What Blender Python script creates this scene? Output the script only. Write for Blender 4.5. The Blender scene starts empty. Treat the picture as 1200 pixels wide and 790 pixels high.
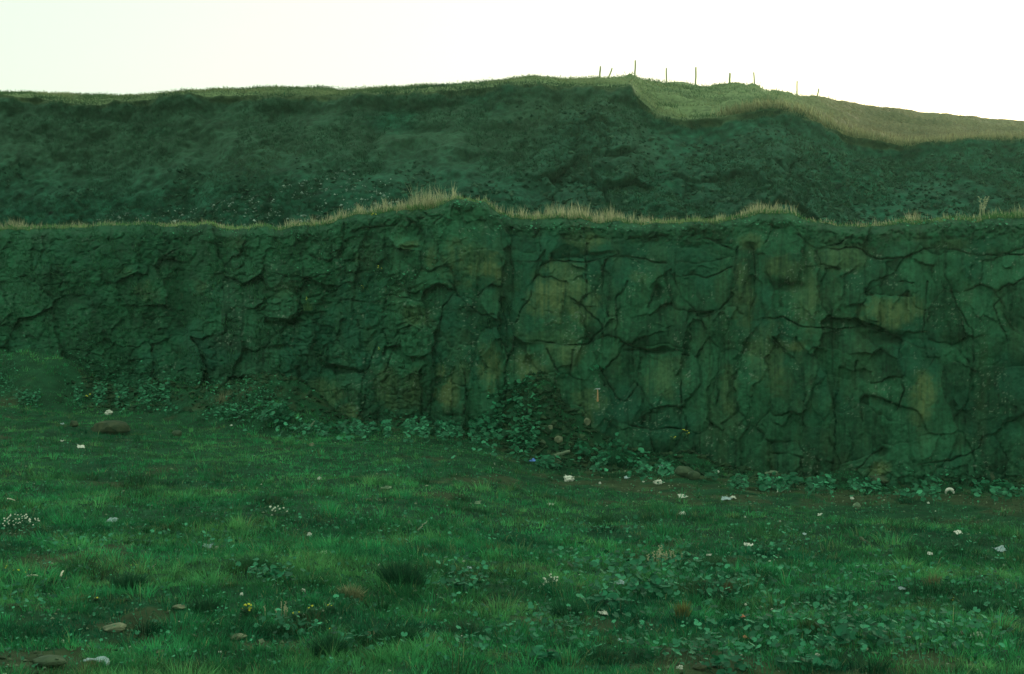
import bpy, math
import numpy as np
from mathutils import Vector, Matrix

rng = np.random.default_rng(7)
S = bpy.context.scene
COL = S.collection
D = bpy.data
F = 1667.0            # focal length in units of the 1200 px wide photograph
CAMZ = 2.6
PITCH = math.atan(25.0 / F)

# ------------------------------------------------------------------ noise
def _h(ix, iy, seed):
    ix = ix.astype(np.int64) & 0xffffffff; iy = iy.astype(np.int64) & 0xffffffff
    n = (ix * 374761393 + iy * 668265263 + seed * 1442695041) & 0xffffffff
    n = ((n ^ (n >> 13)) * 1274126177) & 0xffffffff
    n = (n ^ (n >> 16)) & 0xffffffff
    n = (n * 2246822519) & 0xffffffff
    n = n ^ (n >> 15)
    return (n & 0xffffff) / float(0xffffff)

def vn(x, y, seed=0):
    x = np.asarray(x, float); y = np.asarray(y, float)
    x, y = np.broadcast_arrays(x, y)
    ix = np.floor(x); iy = np.floor(y)
    fx = x - ix; fy = y - iy
    fx = fx * fx * fx * (fx * (fx * 6 - 15) + 10); fy = fy * fy * fy * (fy * (fy * 6 - 15) + 10)
    a = _h(ix, iy, seed); b = _h(ix + 1, iy, seed); c = _h(ix, iy + 1, seed); d = _h(ix + 1, iy + 1, seed)
    return ((a * (1 - fx) + b * fx) * (1 - fy) + (c * (1 - fx) + d * fx) * fy) * 2 - 1

def fbm(x, y, seed=0, octv=4, gain=0.5):
    s = 0; a = 1.0; t = 0
    x = np.asarray(x, float); y = np.asarray(y, float)
    for k in range(octv):
        s = s + a * vn(x * 2.03 ** k + 17.3 * k, y * 2.03 ** k - 9.1 * k, seed + k * 31); t += a; a *= gain
    return s / t * 1.6

def voro(x, y, seed=0):
    ix = np.floor(x); iy = np.floor(y)
    f1 = np.full(np.shape(x), 9.0); f2 = f1.copy(); cid = np.zeros(np.shape(x)); ox = f1 * 0; oy = f1 * 0
    for dx in (-1, 0, 1):
        for dy in (-1, 0, 1):
            cx = ix + dx; cy = iy + dy
            px = cx + 0.1 + 0.8 * _h(cx, cy, seed); py = cy + 0.1 + 0.8 * _h(cx, cy, seed + 5)
            d = np.hypot(x - px, y - py); i = _h(cx, cy, seed + 9)
            m = d < f1
            f2 = np.where(m, f1, np.minimum(f2, d))
            cid = np.where(m, i, cid); ox = np.where(m, x - px, ox); oy = np.where(m, y - py, oy)
            f1 = np.where(m, d, f1)
    return f1, f2, cid, ox, oy

def ss(a, b, x):
    t = np.clip((np.asarray(x, float) - a) / (b - a), 0, 1); return t * t * (3 - 2 * t)

def tab(x, pts):
    xs, ys = zip(*pts); return np.interp(x, xs, ys)

# ------------------------------------------------------------------ where things stand
def P(px, py, Y):
    px = np.asarray(px, float); py = np.asarray(py, float)
    v = (395.0 - py) / F
    dy = math.cos(PITCH) - v * math.sin(PITCH); dz = math.sin(PITCH) + v * math.cos(PITCH)
    t = Y / dy
    return np.stack(np.broadcast_arrays((px - 600.0) / F * t, Y + 0 * t, CAMZ + dz * t), -1)

CLY = [(-700, 48), (-200, 45.5), (0, 44), (150, 42), (300, 39), (450, 37.3), (600, 36), (800, 33.5), (1000, 32), (1200, 31), (1500, 29.5), (2000, 27)]
BASE = [(-700, 450), (0, 452), (100, 472), (200, 486), (300, 494), (400, 500), (500, 505), (560, 512), (600, 525), (650, 540), (700, 546),
        (750, 550), (850, 556), (950, 565), (1050, 572), (1200, 576), (2000, 590)]
TOP = [(-700, 270), (0, 268), (60, 270), (100, 268), (125, 263), (200, 264), (250, 265), (325, 270), (338, 266), (380, 262), (430, 252), (460, 248), (500, 246), (522, 239), (535, 234), (552, 233), (568, 239),
       (584, 251), (600, 256), (640, 255), (700, 260), (760, 263), (820, 262), (860, 258), (890, 251), (925, 253), (960, 262), (1010, 266), (1060, 263), (1090, 260), (1150, 258), (1200, 255), (2000, 250)]
_us = np.linspace(-700, 2000, 400)
_bp = P(_us, tab(_us, BASE), tab(_us, CLY))
BX, BY, BZ = _bp[:, 0], _bp[:, 1], _bp[:, 2]
_ok = np.argsort(BX); BX, BY, BZ = BX[_ok], BY[_ok], BZ[_ok]

def G(x, y):
    x = np.asarray(x, float); y = np.asarray(y, float)
    yc = np.interp(x, BX, BY); zb = np.interp(x, BX, BZ)
    t = np.clip(y / yc, 0, 1.05)
    z = zb * t ** 1.4
    z = z + 0.10 * fbm(x / 3.1, y / 3.1, 3, 3) + 0.035 * fbm(x / 0.8, y / 0.8, 4, 3) + 0.02 * fbm(x / 0.25, y / 0.25, 5, 2)
    # soil and scree banked against the foot of the face
    q = yc - y
    z = z + 1.75 * np.exp(-((x - 0.75 + 0.25 * fbm(x, y, 8, 2)) / 0.95) ** 2) * ss(2.3, 0.1, q)
    z = z + 0.35 * ss(1.2, 0.0, q) * (0.6 + 0.5 * fbm(x / 1.3, y * 0 + 3, 9, 2))
    z = z + 1.0 * ss(3.2, 0.2, q) * ss(2.6, .4, -q) * ss(-3.5, -6.5, x) * (0.8 + 0.3 * fbm(x / 2, y * 0 + 7, 10, 2))
    return z

def on_ground(px, py):
    """point of the ground seen at a place of the photograph"""
    ys = np.linspace(7, 46, 200)
    if np.size(px) < 4000:
        p = P(np.ravel(px)[:, None], np.ravel(py)[:, None], ys[None, :]); g = p[..., 2] - G(p[..., 0], p[..., 1])
        j = np.where((g <= 0).any(1), (g <= 0).argmax(1), 199); j = np.maximum(j, 1); i = np.arange(len(j))
        f = g[i, j - 1] / (g[i, j - 1] - g[i, j] + 1e-9); hit = ys[j - 1] + np.clip(f, 0, 1) * (ys[1] - ys[0])
        p = P(np.ravel(px), np.ravel(py), hit); p[..., 2] = G(p[..., 0], p[..., 1]); return p
    hit = np.full(np.shape(px), np.nan)
    prev = None
    for Y in ys:
        p = P(px, py, Y); g = p[..., 2] - G(p[..., 0], p[..., 1])
        m = np.isnan(hit) & (g <= 0)
        if prev is not None:
            f = prev / (prev - g + 1e-9); hit = np.where(m, Y - (1 - f) * (ys[1] - ys[0]), hit)
        else:
            hit = np.where(m, Y, hit)
        prev = g
    hit = np.where(np.isnan(hit), 40.0, hit)
    p = P(px, py, hit); p[..., 2] = G(p[..., 0], p[..., 1])
    return p

# ------------------------------------------------------------------ objects
def tag(o, label=None, cat=None, group=None, kind=None):
    if label: o['label'] = label
    if cat: o['category'] = cat
    if group: o['group'] = group
    if kind: o['kind'] = kind
    return o

def empty(name, loc, rz=0.0):
    o = D.objects.new(name, None); COL.objects.link(o); o.location = [float(v) for v in loc]; o.rotation_euler = (0, 0, rz)
    return o

def mesh(name, v, faces, mat, cols=None, smooth=True, parent=None, loc=None):
    """faces: list of (n,k) int arrays, or plain list of tuples"""
    me = D.meshes.new(name)
    v = np.asarray(v, np.float32)
    if isinstance(faces, list) and len(faces) and isinstance(faces[0], np.ndarray):
        loops = np.concatenate([f.ravel() for f in faces]).astype(np.int32)
        tot = np.concatenate([np.full(len(f), f.shape[1], np.int32) for f in faces])
        st = np.concatenate([[0], np.cumsum(tot)[:-1]]).astype(np.int32)
        me.vertices.add(len(v)); me.vertices.foreach_set('co', v.ravel())
        me.loops.add(len(loops)); me.loops.foreach_set('vertex_index', loops)
        me.polygons.add(len(tot)); me.polygons.foreach_set('loop_start', st); me.polygons.foreach_set('loop_total', tot)
        me.update(calc_edges=True)
    else:
        me.from_pydata(v.tolist(), [], [list(f) for f in faces]); me.update()
    me.polygons.foreach_set('use_smooth', np.full(len(me.polygons), smooth))
    if cols is not None:
        c = np.ones((len(v), 4), np.float32); c[:, :3] = cols
        a = me.color_attributes.new('Col', 'FLOAT_COLOR', 'POINT'); a.data.foreach_set('color', c.ravel())
    me.materials.append(mat)
    o = D.objects.new(name, me); COL.objects.link(o)
    if parent is not None: o.parent = parent
    if loc is not None: o.location = [float(t) for t in loc]
    return o

def gridfaces(nr, nc):
    i = np.arange(nr * nc).reshape(nr, nc)
    return np.stack([i[:-1, :-1], i[:-1, 1:], i[1:, 1:], i[1:, :-1]], -1).reshape(-1, 4)

# ------------------------------------------------------------------ materials
def mat_attr(name, rough=0.9, spec=0.2, bump=0.0, bscale=40.0, translucent=0.0, vary=0.0, vscale=8.0, stretch=(1, 1, 1)):
    m = D.materials.new(name); m.use_nodes = True; nt = m.node_tree; N = nt.nodes; L = nt.links
    b = N['Principled BSDF']; b.inputs['Roughness'].default_value = rough; b.inputs['Specular IOR Level'].default_value = spec
    a = N.new('ShaderNodeAttribute'); a.attribute_name = 'Col'
    col = a.outputs['Color']
    tc = N.new('ShaderNodeTexCoord'); mp = N.new('ShaderNodeMapping'); mp.inputs['Scale'].default_value = stretch
    L.new(tc.outputs['Object'], mp.inputs['Vector'])
    if vary > 0:
        n = N.new('ShaderNodeTexNoise'); n.inputs['Scale'].default_value = vscale; n.inputs['Detail'].default_value = 8; n.inputs['Roughness'].default_value = 0.65
        L.new(mp.outputs['Vector'], n.inputs['Vector'])
        r = N.new('ShaderNodeMapRange'); r.inputs['From Min'].default_value = 0.3; r.inputs['From Max'].default_value = 0.7
        r.inputs['To Min'].default_value = 1 - vary; r.inputs['To Max'].default_value = 1 + vary
        L.new(n.outputs['Fac'], r.inputs['Value'])
        x = N.new('ShaderNodeVectorMath'); x.operation = 'SCALE'; L.new(col, x.inputs[0]); L.new(r.outputs['Result'], x.inputs['Scale']); col = x.outputs['Vector']
    L.new(col, b.inputs['Base Color'])
    if bump > 0:
        n = N.new('ShaderNodeTexNoise'); n.inputs['Scale'].default_value = bscale; n.inputs['Detail'].default_value = 10; n.inputs['Roughness'].default_value = 0.7
        L.new(mp.outputs['Vector'], n.inputs['Vector'])
        bp = N.new('ShaderNodeBump'); bp.inputs['Strength'].default_value = 1.0; bp.inputs['Distance'].default_value = bump
        L.new(n.outputs['Fac'], bp.inputs['Height']); L.new(bp.outputs['Normal'], b.inputs['Normal'])
    if translucent > 0:
        t = N.new('ShaderNodeBsdfTranslucent'); L.new(col, t.inputs['Color'])
        mx = N.new('ShaderNodeMixShader'); mx.inputs[0].default_value = translucent
        L.new(b.outputs[0], mx.inputs[1]); L.new(t.outputs[0], mx.inputs[2]); L.new(mx.outputs[0], N['Material Output'].inputs['Surface'])
    return m

def mat_flat(name, c1, c2, scale=20.0, rough=0.8, bump=0.004, stretch=(1, 1, 1), metal=0.0):
    m = D.materials.new(name); m.use_nodes = True; nt = m.node_tree; N = nt.nodes; L = nt.links
    b = N['Principled BSDF']; b.inputs['Roughness'].default_value = rough; b.inputs['Specular IOR Level'].default_value = 0.3; b.inputs['Metallic'].default_value = metal
    tc = N.new('ShaderNodeTexCoord'); mp = N.new('ShaderNodeMapping'); mp.inputs['Scale'].default_value = stretch
    L.new(tc.outputs['Object'], mp.inputs['Vector'])
    n = N.new('ShaderNodeTexNoise'); n.inputs['Scale'].default_value = scale; n.inputs['Detail'].default_value = 8; L.new(mp.outputs['Vector'], n.inputs['Vector'])
    r = N.new('ShaderNodeValToRGB'); r.color_ramp.elements[0].position = 0.35; r.color_ramp.elements[1].position = 0.65
    r.color_ramp.elements[0].color = (*c1, 1); r.color_ramp.elements[1].color = (*c2, 1)
    L.new(n.outputs['Fac'], r.inputs['Fac']); L.new(r.outputs['Color'], b.inputs['Base Color'])
    bp = N.new('ShaderNodeBump'); bp.inputs['Distance'].default_value = bump; L.new(n.outputs['Fac'], bp.inputs['Height']); L.new(bp.outputs['Normal'], b.inputs['Normal'])
    return m

M_rock = mat_attr('basalt_rock', 0.88, 0.15, bump=0.016, bscale=16.0, vary=0.25, vscale=9.0)
M_bank = mat_attr('turf_and_scree', 0.95, 0.1, bump=0.12, bscale=3.5, vary=0.45, vscale=4.0)
M_soil = mat_attr('soil', 0.95, 0.1, bump=0.02, bscale=14.0, vary=0.3, vscale=6.0)
M_grass = mat_attr('grass_blades', 0.75, 0.15, translucent=0.3)
M_dry = mat_attr('dry_grass_blades', 0.8, 0.15, translucent=0.3)
M_leaf = mat_attr('broad_leaves', 0.6, 0.2, translucent=0.2)
M_white = mat_flat('white_rubbish', (0.50, 0.56, 0.44), (0.78, 0.80, 0.66), 30, 0.7)
M_pale = mat_flat('pale_weathered_stone', (0.08, 0.15, 0.08), (0.22, 0.32, 0.18), 14, 0.9, 0.01)
M_tan = mat_flat('tan_stone', (0.09, 0.13, 0.07), (0.22, 0.25, 0.14), 12, 0.9, 0.01)
M_dark = mat_flat('dark_stone', (0.035, 0.07, 0.035), (0.075, 0.12, 0.06), 8, 0.9, 0.01)
M_moss = mat_flat('mossy_soil', (0.010, 0.06, 0.024), (0.035, 0.09, 0.04), 10, 0.95, 0.02)
M_brown = mat_flat('brown_stone', (0.025, 0.05, 0.022), (0.065, 0.085, 0.04), 8, 0.95, 0.01)
M_grey = mat_flat('grey_rubbish', (0.28, 0.42, 0.40), (0.4, 0.52, 0.5), 14, 0.7, 0.004)
M_blue = mat_flat('blue_plastic', (0.07, 0.17, 0.55), (0.12, 0.28, 0.75), 14, 0.5, 0.004)
M_wood = mat_flat('weathered_post_wood', (0.22, 0.26, 0.10), (0.42, 0.44, 0.2), 20, 0.85, 0.004, (1, 1, 0.15))
M_stick = mat_flat('bleached_wood', (0.55, 0.55, 0.38), (0.8, 0.78, 0.58), 20, 0.8, 0.002, (0.2, 1, 1))
M_log = mat_flat('grey_green_wood', (0.10, 0.16, 0.09), (0.20, 0.27, 0.16), 20, 0.85, 0.004, (0.2, 1, 1))
M_handle = mat_flat('hammer_handle_wood', (0.42, 0.25, 0.11), (0.56, 0.34, 0.17), 20, 0.6, 0.001)
M_steel = mat_flat('hammer_steel', (0.35, 0.42, 0.42), (0.5, 0.56, 0.55), 30, 0.4, 0.001, metal=0.6)
M_yellow = mat_flat('yellow_petals', (0.42, 0.46, 0.03), (0.6, 0.62, 0.05), 10, 0.7, 0.001)
M_petal = mat_flat('white_petals', (0.42, 0.5, 0.35), (0.66, 0.7, 0.54), 10, 0.7, 0.001)
M_pink = mat_flat('salmon_petals', (0.8, 0.22, 0.12), (0.9, 0.36, 0.2), 10, 0.7, 0.001)

# ------------------------------------------------------------------ plant matter
def blades(name, pos, h, w, lean, col, mat, seg=2, parent=None, droop=0.5, colvar=0.18, loc=None):
    """pos (n,3), h (n), w (n), lean (n,2) sideways reach of the tip as a fraction of height"""
    n = len(pos); pos = np.asarray(pos, float)
    if loc is not None: pos = pos - np.asarray(loc)
    a = rng.uniform(0, 2 * math.pi, n); side = np.stack([np.cos(a), np.sin(a), 0 * a], -1)
    tip = pos + np.stack([lean[:, 0] * h, lean[:, 1] * h, h * np.sqrt(np.clip(1 - 0.5 * (lean ** 2).sum(1), 0.15, 1))], -1)
    c = np.asarray(col, float) * (1 + colvar * rng.normal(0, 1, (n, 1)).clip(-2, 2.5))
    c = np.clip(c, 0.003, 1)
    W = (w / 2)[:, None]
    if seg == 1:
        v = np.stack([pos - side * W, pos + side * W, tip], 1).reshape(-1, 3)
        f = [np.arange(3 * n).reshape(n, 3)]; cc = np.repeat(c, 3, 0)
    else:
        mid = pos + (tip - pos) * np.array([1 - droop, 1 - droop, 1.0]) * 0.55
        v = np.stack([pos - side * W, pos + side * W, mid - side * W * 0.8, mid + side * W * 0.8, tip], 1).reshape(-1, 3)
        b = (np.arange(n) * 5)[:, None]
        f = [b + np.array([[0, 1, 3, 2]]), b + np.array([[2, 3, 4]])]; cc = np.repeat(c, 5, 0)
    return mesh(name, v, f, mat, cc, parent=parent, loc=loc)

_ang = np.radians([-150, -115, -75, -38, 0, 38, 75, 115, 150])
_rad = np.array([0.62, 0.80, 0.92, 0.98, 1.05, 0.98, 0.92, 0.80, 0.62])
LEAF = np.concatenate([[[0, 0, 0]], np.stack([np.cos(_ang) * _rad, np.sin(_ang) * _rad, 0.16 * _rad ** 2 + 0.05 * np.cos(np.arange(9) * math.pi)], -1)])
LEAFF = np.array([[0, i, i + 1] for i in range(1, 9)])

def leaves(name, pos, size, hgt, col, parent=None, loc=None, mat=None, tilt=0.45, colvar=0.2, stalk=True, face=(0, -1)):
    n = len(pos); pos = np.asarray(pos, float)
    if loc is not None: pos = pos - np.asarray(loc)
    az = rng.uniform(0, 2 * math.pi, n)
    nx = rng.normal(0, tilt, n) + face[0] * 0.35; ny = rng.normal(0, tilt, n) + face[1] * 0.35
    nz = np.ones(n); N = np.stack([nx, ny, nz], -1); N /= np.linalg.norm(N, axis=1)[:, None]
    X = np.stack([np.cos(az), np.sin(az), 0 * az], -1); X -= (X * N).sum(1)[:, None] * N; X /= np.linalg.norm(X, axis=1)[:, None]
    Yv = np.cross(N, X)
    s = size[:, None, None]
    c0 = pos + np.stack([0 * hgt, 0 * hgt, hgt], -1)
    v = c0[:, None, :] + s * (LEAF[None, :, 0:1] * X[:, None] + LEAF[None, :, 1:2] * Yv[:, None] * rng.uniform(0.8, 1.1, (n, 1, 1)) + LEAF[None, :, 2:3] * N[:, None])
    c = np.clip(np.asarray(col, float) * (1 + colvar * rng.normal(0, 1, (n, 1)).clip(-2, 2.5)), 0.003, 1)
    k = len(LEAF); b = (np.arange(n) * k)[:, None, None]
    f = [(b + LEAFF[None]).reshape(-1, 3)]; V = v.reshape(-1, 3); C = np.repeat(c, k, 0)
    if stalk:
        q = len(V); g = pos + rng.normal(0, 0.25, (n, 3)) * np.array([1, 1, 0]) * hgt[:, None]
        sd = X * 0.004
        V = np.concatenate([V, np.stack([g - sd, g + sd, c0], 1).reshape(-1, 3)]); C = np.concatenate([C, np.repeat(c, 3, 0)])
        f.append(q + np.arange(3 * n).reshape(n, 3))
    return mesh(name, V, f, mat or M_leaf, C, parent=parent, loc=loc)

# ------------------------------------------------------------------ CLIFF
#BLOCKS: cx, cy, rx, ry, turn (deg), how far it stands out (m)
BL = """
684 275 18 10 -15 .05;670 292 22 10 -10 .1;642 282 14 16 -30 .05;615 272 15 18 0 0;615 315 14 18 0 .02;662 317 24 10 -8 .12;645 333 22 12 0 .16;650 366 32 30 0 .22
676 342 12 20 0 .25;697 318 11 14 0 .1;705 288 14 16 0 0;730 283 22 14 0 .02;717 332 14 26 0 -.02;748 345 26 32 10 .1;770 296 22 10 0 .08;826 326 34 36 0 .08
826 288 32 8 10 .0;842 272 24 10 15 .08;880 277 18 14 -10 .18;872 325 10 36 3 .15;893 350 11 34 0 .0;692 368 9 20 -20 .08;755 378 38 14 -5 .12;785 392 26 10 0 .14;818 388 11 18 -20 -.02;852 385 16 16 0 .05
918 285 18 16 0 .22;915 318 24 15 -15 .4;925 352 20 20 0 .02;983 280 26 10 -8 .08;950 340 11 40 0 .14;988 325 30 32 0 .12;1050 283 28 14 0 -.05;1112 284 28 12 0 .14;1165 288 24 13 0 .1
1125 312 18 20 0 .1;1080 322 16 32 0 .04;1038 340 28 8 0 .06;1045 364 36 18 25 .28;1108 378 16 22 -5 .1;1150 362 26 20 20 .05;1182 314 24 18 0 .08;1195 350 22 22 0 .02;1025 396 34 7 15 -.3;1000 405 18 14 -20 .05
615 434 20 15 20 .12;650 420 24 14 5 .22;683 426 11 18 0 .06;710 412 12 10 0 .08;728 440 16 22 0 -.12;780 440 34 32 0 .12;747 473 15 20 5 .08;815 480 15 24 -5 .05;785 492 24 12 0 .0;750 514 30 15 0 .04;778 516 14 10 0 .03
841 528 26 22 0 .12;805 527 14 14 0 -.02;683 500 18 24 0 .2;686 462 20 20 -15 .08;850 468 12 42 5 .04;832 428 12 26 0 .0;856 505 14 16 0 .05;887 527 12 16 0 .0;882 462 24 26 0 .06
922 455 24 30 0 .08;920 502 22 14 0 .02;922 530 26 14 0 .1;955 527 18 26 0 .1;960 482 16 18 0 .0;993 420 15 14 0 -.04;990 465 13 18 0 -.05;1000 508 26 28 0 .12;1035 435 22 14 -30 .1;1042 458 30 12 20 .12;1045 484 28 10 20 -.12;1050 505 24 14 10 .0
1033 546 30 16 0 .3;1090 462 16 34 -5 .2;1075 418 14 26 0 .12;1120 450 16 18 0 .06;1162 462 28 32 0 .0;1085 527 26 14 10 .08;1125 540 16 12 0 .0;1160 535 18 14 0 -.05;1190 520 16 20 0 .02;1112 410 18 12 20 -.08;1165 415 24 16 0 -.02
340 290 14 12 -10 .05;382 292 15 11 0 .1;376 312 18 9 -8 .14;338 317 17 11 -15 .08;340 331 20 8 0 .1;332 357 22 16 10 .12;335 377 18 5 5 -.3;362 347 9 18 0 -.05;357 385 11 18 0 .06;382 388 13 20 15 .1;387 367 13 8 -20 .04;410 392 12 18 0 .12;415 366 14 14 0 .05
440 380 10 22 15 .08;462 372 9 18 0 .02;487 388 15 24 8 .2;487 365 13 6 0 .22;512 360 9 22 15 .0;480 287 14 6 0 .22;412 300 12 12 0 .05;432 300 8 14 0 -.04;450 302 10 12 0 .04;475 308 14 12 0 .0;507 302 8 18 0 .1;515 325 15 10 20 .08;560 320 30 28 0 .3;577 347 10 20 0 .16;548 282 34 16 0 .18
545 380 32 24 -25 .1;591 332 7 22 0 .0;570 400 12 16 0 .12;591 370 4 34 0 -.08;320 437 18 24 0 .08;400 418 22 14 0 .14;395 432 15 4 10 -.25;362 450 12 26 0 .1;407 456 15 18 0 .08;384 458 9 22 0 .02;440 418 9 26 12 .1;435 458 8 30 0 .04;456 458 12 32 0 .16;481 466 12 30 0 .12
475 426 18 12 0 .1;497 455 8 28 0 .0;517 420 10 26 5 .08;527 468 16 20 15 .3;541 424 13 26 10 .05;565 455 16 30 5 .18;576 418 10 24 0 .16;345 457 8 30 0 -.02;288 457 8 10 0 -.6;300 430 12 16 0 .05;590 440 5 30 0 -.05
110 318 24 20 0 .15;148 318 11 5 -30 .12;175 341 15 12 0 .22;150 338 10 10 0 .1;32 345 14 14 0 .08;130 352 8 13 0 .14;210 330 14 22 0 -.35;180 378 22 16 0 .0;152 388 12 12 0 .1;272 366 12 26 5 .06;250 373 14 22 10 .1;232 335 11 11 0 .1;238 302 9 14 0 .05;272 287 9 9 0 .12;289 312 12 10 -20 .06;300 340 12 12 0 .0
60 320 20 16 0 0;20 300 18 14 0 .05;90 290 18 14 0 -.05;170 290 22 14 -20 .05;215 285 16 16 0 0;255 410 18 20 0 .05;205 420 24 14 0 -.05;150 420 24 12 0 .0;90 380 22 18 0 -.05;40 395 24 22 -30 .1;110 430 22 18 0 0;20 430 18 14 0 0;300 385 12 20 0 .0;300 290 14 12 0 0
"""
blocks = np.array([[float(t) for t in r.split()] for line in BL.strip().splitlines() for r in line.split(';')])
CR = [
 [(586,256),(590,300),(587,345),(592,380),(594,420),(590,462)], [(633,275),(631,306),(622,345),(604,378)], [(600,305),(632,307),(688,307),(708,303),(735,300),(780,308)],
 [(686,285),(687,350)], [(708,303),(706,340),(712,372)], [(668,350),(686,362),(706,385),(690,402),(668,405),(625,399)], [(792,298),(790,330),(800,350),(820,371),(840,368),(856,348),(862,320),(864,290)],
 [(822,371),(830,395),(836,420),(834,440)], [(884,296),(884,350),(880,372)], [(790,308),(820,310),(862,300)], [(800,322),(828,325),(860,314)], [(800,282),(830,280),(860,292)],
 [(935,275),(957,293),(985,284),(1010,270)], [(957,293),(962,310),(985,316)], [(957,293),(1000,290),(1027,302),(1055,303),(1082,293),(1105,290),(1145,299),(1200,298),(1300,300)],
 [(1107,293),(1107,318),(1115,345),(1120,358),(1131,372),(1140,388),(1140,425),(1136,455)], [(1085,330),(1082,400)], [(1007,345),(1003,372)], [(1007,346),(1040,328),(1070,332)],
 [(884,374),(920,372),(938,384),(985,386),(1010,383),(1042,389),(1065,403),(1090,410)], [(728,401),(745,408),(762,414),(785,412),(806,418)], [(703,430),(712,450),(724,466),(735,470),(746,452),(751,420)],
 [(735,470),(736,499),(762,503),(800,501)], [(762,503),(764,522),(772,545)], [(842,412),(842,450),(840,475)], [(820,512),(821,548),(862,552)], [(975,345),(975,405),(976,455),(979,500),(975,560)],
 [(1003,425),(1003,458)], [(1120,408),(1135,426)], [(1076,544),(1115,540),(1146,526),(1150,512)], [(1005,550),(1022,533),(1034,526)], [(443,400),(432,430),(425,445),(423,490)], [(466,400),(452,430),(445,445)],
 [(468,432),(500,439)], [(505,400),(507,470),(498,482)], [(546,430),(545,486)], [(353,296),(356,330),(346,372),(344,400)], [(490,374),(474,386),(469,406)], [(525,328),(545,355),(565,369),(580,370)], [(560,346),(588,325)],
 [(318,320),(345,325),(400,322)], [(365,385),(366,410)], [(430,270),(424,300)], [(395,352),(440,355)], [(516,385),(520,360),(530,345)], [(420,375),(424,410)], [(735,330),(722,352),(722,400)], [(770,330),(760,362)],
 [(1055,435),(1060,460),(1050,480)], [(905,395),(940,430),(944,460),(940,500)], [(800,445),(798,500)], [(1180,340),(1165,360),(1180,400)], [(939,535),(941,560)], [(905,530),(925,531),(941,538)], [(640,408),(655,440)], [(671,410),(668,440)],
]
PATCH = [  # ochre and olive weathering on the stone: cx, cy, rx, ry, strength
 (565,315,26,18,.8),(545,305,30,25,.5),(650,350,30,30,.75),(662,318,26,14,.5),(683,278,22,16,.6),(676,345,16,22,.6),(688,362,16,22,.55),(640,395,36,10,.3),(618,432,20,18,.6),(660,415,26,16,.5),(527,465,15,20,.9),(517,435,8,10,.7),
 (575,430,14,25,.7),(540,440,10,14,.5),(487,370,16,14,.5),(480,455,14,22,.35),(455,455,16,25,.4),(382,465,16,22,.5),(405,485,18,10,.5),(175,340,14,12,.7),(148,318,12,6,.7),(1045,365,36,18,.75),(1035,355,22,10,.5),(1085,460,15,28,.8),
 (1075,480,12,20,.4),(683,500,18,24,.7),(690,470,20,16,.5),(940,345,18,40,.4),(985,300,40,24,.35),(880,285,16,12,.5),(915,312,22,14,.5),(870,350,14,40,.4),(900,420,26,40,.35),(780,440,26,24,.35),(1028,550,14,10,.8),(935,405,10,8,.7),
 (330,340,20,12,.2),(232,335,10,8,.4),(272,285,12,9,.5),(415,300,8,10,.3),(748,325,12,10,.4),(855,460,10,30,.35),(480,287,14,6,.5),(505,300,8,14,.45),(1115,285,24,8,.35),(1060,275,30,8,.3)]

NU, NV = 1300, 330
uu = np.concatenate([np.linspace(-500, -60, 110, endpoint=False), np.linspace(-60, 1260, NU - 220), np.linspace(1260, 1760, 111)[1:]])
NU = len(uu)
tt = np.linspace(0, 1, NV)
U, T = np.meshgrid(uu, tt)
lipn = 0.35 * 8 * fbm(U[0] / 22, U[0] * 0 + 2, 12, 4)
ptop = tab(U[0], TOP) + lipn; pbot = tab(U[0], BASE) + 16
Pp = ptop[None] + (pbot - ptop)[None] * T

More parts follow.
